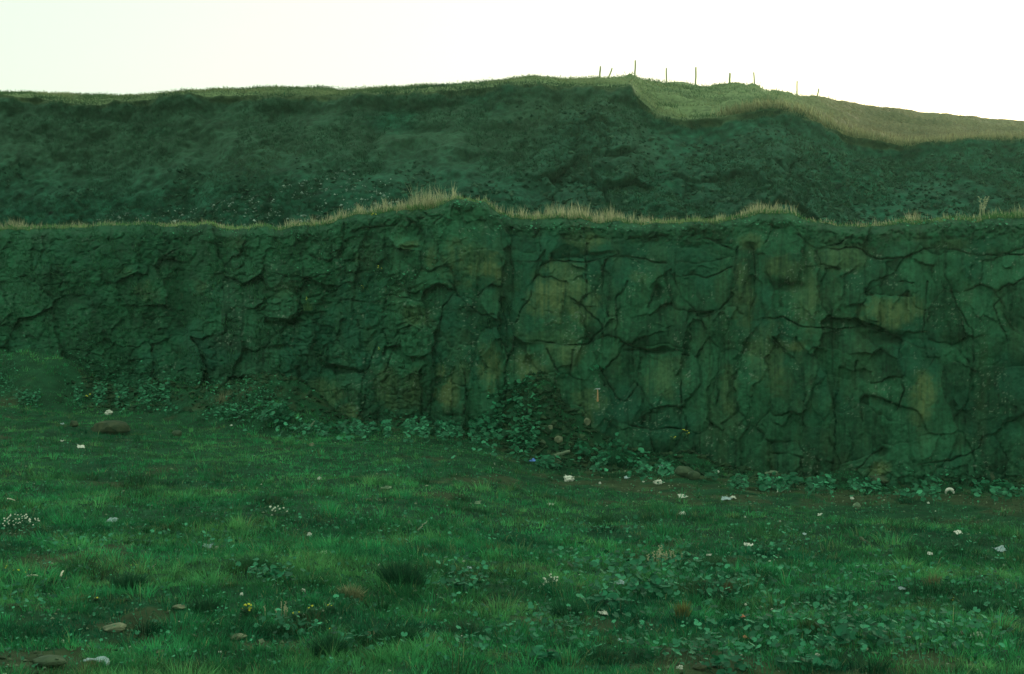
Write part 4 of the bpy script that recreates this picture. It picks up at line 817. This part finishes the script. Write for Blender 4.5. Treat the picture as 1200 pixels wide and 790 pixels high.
# --- separate plants
def leafy(px, py, wpx, hpx, n, size, label, where='g', col=(.014, .15, .065), cat='leafy plant', group=None):
    p = place(px, py, where); W = upx(p, wpx) / 2; H = upx(p, hpx)
    a = rng.uniform(0, 2 * math.pi, n); r = np.sqrt(rng.uniform(0, 1, n)); o = empty('leafy_plant', p); tag(o, label, cat, group)
    x = r * np.cos(a) * W; y = r * np.sin(a) * W * .6 - (.12 if where == 'c' else 0); hh = H * (1 - .65 * r ** 2) * rng.uniform(.55, 1.1, n)
    if where == 'g': z0 = G(p[0] + x, p[1] + y) - p[2]
    else: z0 = x * 0 - H * .3
    b = np.stack([x, y, z0], -1)
    leaves('foliage', b, size * rng.uniform(.6, 1.25, n), hh, np.array(col) * rng.uniform(.75, 1.35, (n, 1)), parent=o, stalk=False)
    V = []; Fc = []; q = 0
    for i in range(n):
        top = b[i] + np.array([0, 0, hh[i]]); bot = np.array([x[i] * .5, y[i] * .5, (z0[i] if where == 'g' else 0) - .03])
        v, f = tube([bot, (bot + top) / 2 + np.array([x[i], y[i], 0]) * .12, top], [.005, .004, .003], 4); V.append(v); Fc += [tuple(t + q for t in g) for g in f]; q += len(v)
    mesh('stalks', np.concatenate(V), Fc, M_leaf, np.tile(np.array(col) * .8, (q, 1)), parent=o)
    return o
for a in [
 (325, 497, 46, 22, 34, .085, 'broad leaved clump spilling over a rock at the left centre foot', 'g'), (722, 548, 44, 36, 70, .075, 'dense leafy clump standing under the rock pillar with the hammer', 'g'),
 (681, 537, 24, 22, 24, .07, 'small leafy clump between the soil slope and the dense clump', 'g'), (608, 470, 26, 18, 20, .07, 'leafy plant high on the top of the soil slope by the main joint', 'c'),
 (657, 442, 14, 12, 12, .055, 'small leafy tuft growing from a joint above the soil slope', 'c'), (703, 433, 26, 8, 13, .055, 'row of leaves sprouting from a crack above the hammer', 'c'),
 (642, 458, 24, 9, 14, .06, 'leafy sprig on the rim of the soil slope left of the hammer', 'c'), (392, 508, 26, 14, 22, .065, 'leafy clump at the rock foot right of the broken post', 'g'),
 (440, 508, 30, 16, 26, .07, 'leafy clump at the foot of the left columns', 'g'), (512, 510, 36, 18, 32, .07, 'leafy clump under the ochre block of the left columns', 'g'),
 (576, 503, 44, 26, 46, .075, 'large leafy clump on the left side of the soil slope', 'g'), (640, 548, 26, 16, 22, .06, 'low leafy clump above the large crumpled paper', 'g'),
 (902, 575, 36, 14, 26, .07, 'leafy clump at the foot of the face left of the pale slab', 'g'), (932, 572, 20, 16, 14, .09, 'big leaved clump under the narrow upright crack', 'g'),
 (1168, 578, 44, 18, 30, .07, 'leafy clump at the far right rock foot', 'g'), (1060, 590, 26, 14, 20, .06, 'dark leafy clump beside the twin white lumps', 'g'),
 (541, 698, 24, 16, 12, .075, 'clump with one pale broad leaf at lower centre', 'g'), (712, 715, 46, 20, 26, .06, 'leafy clump at the front of the large leaf bed', 'g'),
 (760, 700, 50, 26, 34, .06, 'broad leaved clump in front of the dead stalks', 'g'), (875, 690, 34, 16, 18, .05, 'leafy clump above the pink flowers', 'g'),
 (985, 757, 40, 18, 18, .065, 'round leaved clump with three big leaves at lower right', 'g'), (1028, 757, 30, 18, 14, .06, 'round leaved clump right of the three leaf clump', 'g'),
 (326, 683, 36, 16, 16, .06, 'grey green broad leaved plant left of centre', 'g'), (640, 775, 34, 14, 14, .05, 'pale leaved rosette at the bottom centre', 'g'), (945, 785, 70, 14, 26, .06, 'leafy mass at the bottom edge, right half', 'g'),
 (852, 788, 60, 16, 24, .055, 'leafy mass at the bottom edge beside the white lump', 'g'), (200, 485, 30, 12, 26, .045, 'small leaved clump on the bank above the dark stone', 'g')]:
    leafy(*a)

def tussock(name, px, py, wpx, hpx, n, col, col2, label, cat='grass tuft', where='g', bw=.008, spread=.7, mat=None):
    p = place(px, py, where); W = upx(p, wpx) / 2; H = upx(p, hpx)
    a = rng.uniform(0, 2 * math.pi, n); r = np.sqrt(rng.uniform(0, 1, n)) * .6
    x = r * np.cos(a) * W; y = r * np.sin(a) * W * .6 - (.1 if where == 'c' else 0); z = (G(p[0] + x, p[1] + y) if where == 'g' else p[2] - .05 + 0 * x)
    k = rng.uniform(0, 1, (n, 1)); c = np.array(col) * (1 - k) + np.array(col2) * k
    h = H * (.25 + .85 * rng.uniform(0, 1, n) ** (1.8 if where == 'l' else 1.1)) * (1 - .5 * r)
    lean = np.stack([x / W, y / W], -1) * spread * min(1.2, W / H) * 1.6 + rng.normal(0, .12, (n, 2))
    o = blades(name, np.stack([p[0] + x, p[1] + y, z], -1), h, np.full(n, bw), lean, c, mat or M_grass, loc=p); return tag(o, label, cat)
for a in [
 ('grass_tuft', 472, 690, 74, 44, 900, (.010, .070, .030), (.022, .11, .05), 'tall dark green grass tuft, the darkest in the meadow'), ('grass_tuft', 300, 668, 50, 26, 500, (.03, .15, .06), (.05, .19, .07), 'bright fine grass tuft behind the grey green broad leaved plant'),
 ('dry_tussock', 412, 700, 44, 20, 380, (.17, .21, .10), (.32, .34, .18), 'straw coloured dead tussock left of the darkest tuft'), ('grass_tuft', 328, 745, 36, 22, 420, (.012, .085, .035), (.03, .13, .05), 'dark green tuft between the yellow flowers and the flat stone'),
 ('grass_tuft', 385, 770, 60, 34, 700, (.012, .08, .035), (.025, .12, .05), 'dark bushy tuft below the second yellow flowers'), ('grass_tuft', 470, 755, 70, 30, 700, (.014, .095, .04), (.03, .14, .055), 'broad dark tuft at lower centre left'),
 ('grass_tuft', 665, 725, 60, 32, 600, (.014, .11, .05), (.03, .15, .06), 'deep green tuft in front of the pale daisies'), ('grass_tuft', 545, 745, 60, 26, 500, (.03, .10, .05), (.06, .15, .07), 'dull green tuft straight below the pale broad leaf clump'),
 ('grass_tuft', 150, 690, 60, 26, 600, (.012, .09, .04), (.03, .13, .055), 'dark tuft on the left above the largest flat stone'), ('grass_tuft', 830, 665, 60, 18, 420, (.03, .12, .05), (.06, .16, .07), 'mixed tuft left of the red brown docks'),
 ('brown_plant', 800, 728, 24, 30, 260, (.09, .12, .04), (.27, .24, .07), 'orange brown withered plant in front of the dead stalks'), ('brown_plant', 852, 695, 16, 18, 120, (.10, .09, .045), (.17, .14, .06), 'small red brown dock above the pink flowers'),
 ('brown_plant', 1092, 688, 30, 18, 160, (.12, .13, .06), (.20, .19, .09), 'brown seeded plant in the right part of the meadow'), ('dry_tussock', 105, 788, 30, 20, 200, (.08, .12, .05), (.2, .22, .1), 'half dry tuft at the bottom left edge'),
 ('dry_tussock', 262, 470, 26, 16, 160, (.15, .2, .1), (.3, .32, .18), 'straw tuft beside the dark hollow at the rock foot'), ('grass_tuft', 362, 362, 18, 16, 90, (.05, .16, .05), (.10, .2, .07), 'grass tuft hanging on the face under the left columns top'),
 ('grass_tuft', 948, 740, 50, 22, 400, (.05, .13, .05), (.08, .16, .06), 'olive green tuft behind the three leaf clump'), ('grass_tuft', 560, 600, 50, 10, 260, (.02, .11, .045), (.04, .14, .06), 'low tuft with white specks in the short grass'),
 ('grass_tuft', 705, 612, 90, 12, 500, (.022, .12, .05), (.04, .15, .06), 'low wide tuft crossing the middle of the grass'), ('grass_tuft', 1150, 720, 60, 26, 500, (.014, .10, .045), (.03, .13, .06), 'deep green tuft above the large white lump'),
 ('grass_tuft', 720, 560, 60, 14, 260, (.014, .09, .035), (.03, .12, .05), 'dark tuft at the foot of the dense leafy clump'), ('grass_tuft', 240, 715, 50, 20, 380, (.014, .09, .04), (.03, .12, .05), 'low dark tuft between the white lump and the small flat stone')]:
    wh = 'c' if a[2] == 362 else 'g'
    tussock(a[0], *a[1:5], a[5], a[6], a[7], a[8], 'dry tuft' if a[0] == 'dry_tussock' else ('withered plant' if a[0] == 'brown_plant' else 'grass tuft'), where=wh)

# tufts standing out on the ledge
for px, py, w_, h_, n, lab in [(500, 248, 26, 24, 420, 'tallest straw tuft on the ledge left of the mossy hump'), (470, 250, 22, 16, 260, 'straw tuft on the ledge left of the tallest one'), (905, 252, 34, 10, 240, 'low straw tuft on the ledge above the jutting block'),
                               (1077, 262, 26, 17, 240, 'single dark tuft with straw tips on the right of the ledge'), (717, 260, 16, 16, 160, 'narrow straw tuft at the end of the tall ledge grass'), (15, 266, 34, 13, 120, 'wispy straw tuft at the left end of the ledge')]:
    t = tussock('dry_tussock', px, py + 1, w_, h_ * 1.5, n, (.22, .28, .13), (.70, .62, .40), lab, 'dry tuft', 'l', .011, .4, M_dry)

# flowers
def flower_plant(name, px, py, wpx, hpx, nf, mat, label, cat='flowers', r=.013, where='g', leafn=40, stalk=True, sc=(.03, .12, .05)):
    p = place(px, py, where); W = upx(p, wpx) / 2; H = upx(p, hpx); o = empty(name, p); tag(o, label, cat)
    x = rng.uniform(-1, 1, nf) * W; y = rng.uniform(-1, 1, nf) * W * (1.1 if nf > 20 else .6) - (.1 if where == 'c' else 0); z = (G(p[0] + x, p[1] + y) - p[2] if where == 'g' else 0 * x)
    top = z + H * rng.uniform(.5, 1.1, nf)
    SV, SF, q = [], [], 0; HV, HF, hq = [], [], 0
    for i in range(nf):
        a = np.array([x[i] * .8, y[i], z[i] - .02]); b = np.array([x[i], y[i], top[i]])
        v, f = tube([a, (a + b) / 2 + [.006, 0, 0], b], [.003, .0025, .002], 4); SV.append(v); SF += [tuple(t + q for t in g) for g in f]; q += len(v)
        m = 8; rr = r * rng.uniform(.7, 1.2); nrm = np.array([rng.normal(0, .4), -.7 + rng.normal(0, .3), .8]); nrm /= np.linalg.norm(nrm)
        u_ = np.cross(nrm, [0, 0, 1.]); u_ /= np.linalg.norm(u_); w2 = np.cross(nrm, u_)
        vv = [b + nrm * rr * .35] + [b + rr * (math.cos(t) * u_ + math.sin(t) * w2) * (1 if j % 2 else .72) for j, t in enumerate(np.linspace(0, 2 * math.pi, 2 * m, endpoint=False))] + [b - nrm * rr * .3]
        HV.append(np.array(vv)); HF += [(hq, hq + 1 + j, hq + 1 + (j + 1) % (2 * m)) for j in range(2 * m)] + [(hq + 2 * m + 1, hq + 1 + (j + 1) % (2 * m), hq + 1 + j) for j in range(2 * m)]; hq += 2 * m + 2
    mesh('stems', np.concatenate(SV), SF, M_leaf, np.tile(np.array(sc), (q, 1)), parent=o)
    mesh('flower_heads', np.concatenate(HV), HF, mat, parent=o, smooth=False)
    if leafn:
        n = leafn; b = np.stack([rng.uniform(-1, 1, n) * W, rng.uniform(-.6, .6, n) * W - (.06 if where == 'c' else 0), np.zeros(n)], -1)
        if where == 'g': b[:, 2] = G(p[0] + b[:, 0], p[1] + b[:, 1]) - p[2]
        leaves('foliage', b, rng.uniform(.012, .03, n), rng.uniform(.1, .8, n) * H, np.array(sc) * rng.uniform(.7, 1.4, (n, 1)), parent=o, stalk=False)
    return o
for a in [
 (289, 722, 12, 12, 9, M_yellow, 'yellow flowers on a short leafy stem at lower left', .014, 'g'), (348, 726, 12, 10, 4, M_yellow, 'few yellow flowers right of the dark green tuft', .012, 'g'), (365, 724, 10, 12, 4, M_yellow, 'yellow flower trio left of the dead tussock', .013, 'g'),
 (388, 718, 8, 8, 3, M_yellow, 'pair of small yellow flowers nearest the dead tussock', .011, 'g'), (388, 744, 8, 8, 3, M_yellow, 'yellow flowers on top of the dark bushy tuft', .011, 'g'), (12, 672, 50, 8, 9, M_yellow, 'sprinkling of small yellow flowers at the left edge', .011, 'g'),
 (158, 668, 12, 6, 4, M_yellow, 'few tiny yellow flowers in grass on the left', .010, 'g'), (803, 516, 7, 12, 6, M_yellow, 'small yellow flowers growing against the foot of the face', .02, 'c'), (788, 516, 6, 5, 3, M_yellow, 'two yellow blooms left of the larger yellow flowers on the face', .016, 'c'),
 (445, 318, 6, 6, 3, M_yellow, 'single yellow flowers high on the left columns', .018, 'c'), (424, 342, 5, 8, 3, M_yellow, 'yellow flowers in a joint midway up the left columns', .018, 'c'), (361, 355, 6, 6, 3, M_yellow, 'yellow flowers in the hanging grass tuft', .018, 'c'),
 (446, 413, 8, 6, 3, M_yellow, 'yellow flowers low down between the columns', .018, 'c'), (438, 254, 6, 4, 3, M_yellow, 'yellow flower on the ledge rim', .03, 'c'), (103, 466, 6, 4, 3, M_yellow, 'yellow flowers in the leaves at the left rock foot', .026, 'g'),
 (141, 468, 5, 4, 2, M_yellow, 'lone yellow flower right of the others at the left foot', .024, 'g'), (113, 705, 5, 5, 2, M_yellow, 'lone yellow bloom among the left meadow grass', .01, 'g'), (1116, 706, 6, 6, 2, M_yellow, 'tiny yellow flower in the right meadow', .012, 'g'),
 (645, 690, 20, 14, 22, M_petal, 'cluster of pale daisies in front of the deep leaf bed', .015, 'g'), (22, 618, 46, 12, 46, M_petal, 'white daisy patch at the left edge of the meadow', .014, 'g'), (327, 605, 20, 12, 10, M_petal, 'small group of cream daisies left of centre', .017, 'g'),
 (869, 730, 7, 8, 3, M_pink, 'salmon pink flowers right of the orange brown plant', .016, 'g'), (879, 755, 16, 9, 4, M_pink, 'lower trio of salmon pink flowers', .016, 'g'), (873, 715, 6, 8, 2, M_petal, 'two white blooms above the salmon pink flowers', .016, 'g'),
 (907, 718, 7, 6, 3, M_petal, 'white bloom between pink flowers and olive tuft', .015, 'g'), (800, 690, 8, 6, 2, M_petal, 'tiny white bloom beside the dead stalks', .012, 'g'), (543, 752, 6, 6, 0 + 2, M_petal, 'two faint white blooms low in the dull green tuft', .011, 'g')]:
    flower_plant('flower_plant', a[0], a[1], a[2], a[3], a[4], a[5], a[6], 'flowers', a[7], a[8])

# dead pale seed stalks
def stalks(name, px, py, wpx, hpx, n, label, cat='dead stalks', where='g', r=.006, mat=None):
    p = place(px, py, where) if where != 'b' else on_bank(np.array([float(px)]), np.array([py]))[0]; W = upx(p, wpx) / 2; H = upx(p, hpx)
    o = empty(name, p); tag(o, label, cat); V, Fc, q = [], [], 0; hv, hf, hq = [], [], 0
    for i in range(n):
        x = rng.uniform(-1, 1) * W; y = rng.uniform(-.4, .4) * W - (.05 if where == 'c' else 0); h = H * rng.uniform(.6, 1.05); lx = rng.normal(0, .12) * H
        pts = [[x, y, -.03], [x + lx * .3, y, h * .5], [x + lx, y, h]]; v, f = tube(pts, [r, r * .8, r * .5], 5); V.append(v); Fc += [tuple(t + q for t in g) for g in f]; q += len(v)
        for k in range(5):
            c = np.array([x + lx * (1 - .07 * k), y, h * (1 - .09 * k)]); d = np.array([rng.choice([-1, 1]) * .05 * H, rng.normal(0, .02) * H, .05 * H])
            v, f = tube([c, c + d * .6, c + d * 1.3], [r * .5, r * 1.6, r * .6], 5); hv.append(v); hf += [tuple(t + hq for t in g) for g in f]; hq += len(v)
    mesh('stems', np.concatenate(V), Fc, mat or M_dead, parent=o); mesh('seed_heads', np.concatenate(hv), hf, mat or M_dead, parent=o)
M_dead = mat_flat('dead_stalks', (.26, .29, .15), (.45, .46, .28), 12, .9, .001)
stalks('dead_plant', 768, 668, 14, 26, 8, 'tall dead pale stalks with curled heads in the leaf bed')
stalks('dead_plant', 788, 664, 22, 18, 9, 'shorter dead stalks right of the tallest dead ones')
stalks('dead_plant', 35 + 290, 725, 30, 20, 7, 'thin dead stems right of the lower left yellow flowers', r=.003)
stalks('dead_plant', 435, 752, 10, 14, 4, 'small branching dead stem at lower centre left', r=.004)
stalks('dead_plant', 1150, 1.30, 16, 30, 6, 'tall dead stalk standing on the right end of the upper bank', where='b', r=.014)
stalks('dead_plant', 1052, 1.10, 30, 18, 9, 'dead stalks low on the upper bank behind the right ledge', where='b', r=.012)
stalks('dead_plant', 996, 1.18, 8, 14, 3, 'slender dead stalk low on the upper bank, right of centre', where='b', r=.011)
# turf hummocks and the boulder beyond
for o in COL.objects:
    g = {'rubbish': 'lumps of white rubbish on the grass', 'scrap': 'flat scraps of paper and plastic on the grass', 'stone': 'loose stones on the quarry floor', 'boulder': 'boulders at the foot of the face',
         'leafy plant': 'broad leaved plants along the rock foot and in the meadow', 'grass tuft': 'grass tufts of the meadow', 'dry tuft': 'straw coloured dry tufts', 'flowers': 'flowering plants',
         'stick': 'loose sticks in the grass', 'dead stalks': 'dead seed stalks', 'withered plant': 'withered brown plants'}.get(o.get('category'))
    if g: o['group'] = g
# ------------------------------------------------------------------ LIGHT
sun_el, sun_az = math.radians(9), math.radians(33)         # low, beyond the hill to the right
w = D.worlds.new('World'); S.world = w; w.use_nodes = True; nt = w.node_tree
bg = nt.nodes['Background']; sk = nt.nodes.new('ShaderNodeTexSky'); sk.sky_type = 'NISHITA'; sk.sun_disc = False
sk.sun_elevation = sun_el; sk.sun_rotation = sun_az; sk.air_density = 1.0; sk.dust_density = 4.0; sk.ozone_density = 1.0; sk.altitude = 50
hz = nt.nodes.new('ShaderNodeMix'); hz.data_type = 'RGBA'; hz.inputs[0].default_value = 0.55
hz.inputs[7].default_value = (6.2, 7.2, 5.7, 1)
nt.links.new(sk.outputs[0], hz.inputs[6]); nt.links.new(hz.outputs[2], bg.inputs['Color']); bg.inputs['Strength'].default_value = 0.13
sl = D.lights.new('sun', 'SUN'); sl.energy = 2.2; sl.angle = math.radians(.5); sl.color = (1, .9, .72)
so = D.objects.new('sun', sl); COL.objects.link(so)
dirv = Vector((math.sin(sun_az) * math.cos(sun_el), math.cos(sun_az) * math.cos(sun_el), math.sin(sun_el)))
so.rotation_euler = dirv.to_track_quat('Z', 'Y').to_euler(); so.location = (30, 60, 60)

def haze(density=.00045):
    x0, x1, y0, y1, z0, z1 = -420, 420, -320, 520, -40, 26
    v = [(x, y, z) for x in (x0, x1) for y in (y0, y1) for z in (z0, z1)]
    f = [(0, 1, 3, 2), (4, 6, 7, 5), (0, 4, 5, 1), (2, 3, 7, 6), (0, 2, 6, 4), (1, 5, 7, 3)]
    m = D.materials.new('haze'); m.use_nodes = True; N = m.node_tree.nodes; N.remove(N['Principled BSDF'])
    pv = N.new('ShaderNodeVolumePrincipled'); pv.inputs['Color'].default_value = (.5, 1, .66, 1); pv.inputs['Density'].default_value = density; pv.inputs['Anisotropy'].default_value = .5
    m.node_tree.links.new(pv.outputs[0], N['Material Output'].inputs['Volume'])
    o = mesh('haze', v, f, m, smooth=False); tag(o, 'thin pale evening haze in the air', 'haze', kind='stuff')
haze()

cam = D.cameras.new('camera'); co = D.objects.new('camera', cam); COL.objects.link(co); S.camera = co
cam.sensor_width = 36; cam.lens = 36 * F / 1200; cam.clip_end = 3000; cam.clip_start = .1
co.location = (0, 0, CAMZ); co.rotation_euler = (math.pi / 2 + PITCH, 0, 0)
S.view_settings.view_transform = 'Standard'; S.view_settings.look = 'None'; S.view_settings.exposure = 0.6; S.view_settings.gamma = 1
S.render.engine = 'CYCLES'; S.cycles.max_bounces = 5; S.cycles.diffuse_bounces = 3; S.cycles.volume_bounces = 1; S.cycles.transparent_max_bounces = 4
S.cycles.use_denoising = True; S.cycles.denoising_prefilter = 'ACCURATE'; S.cycles.denoising_input_passes = 'RGB_ALBEDO_NORMAL'
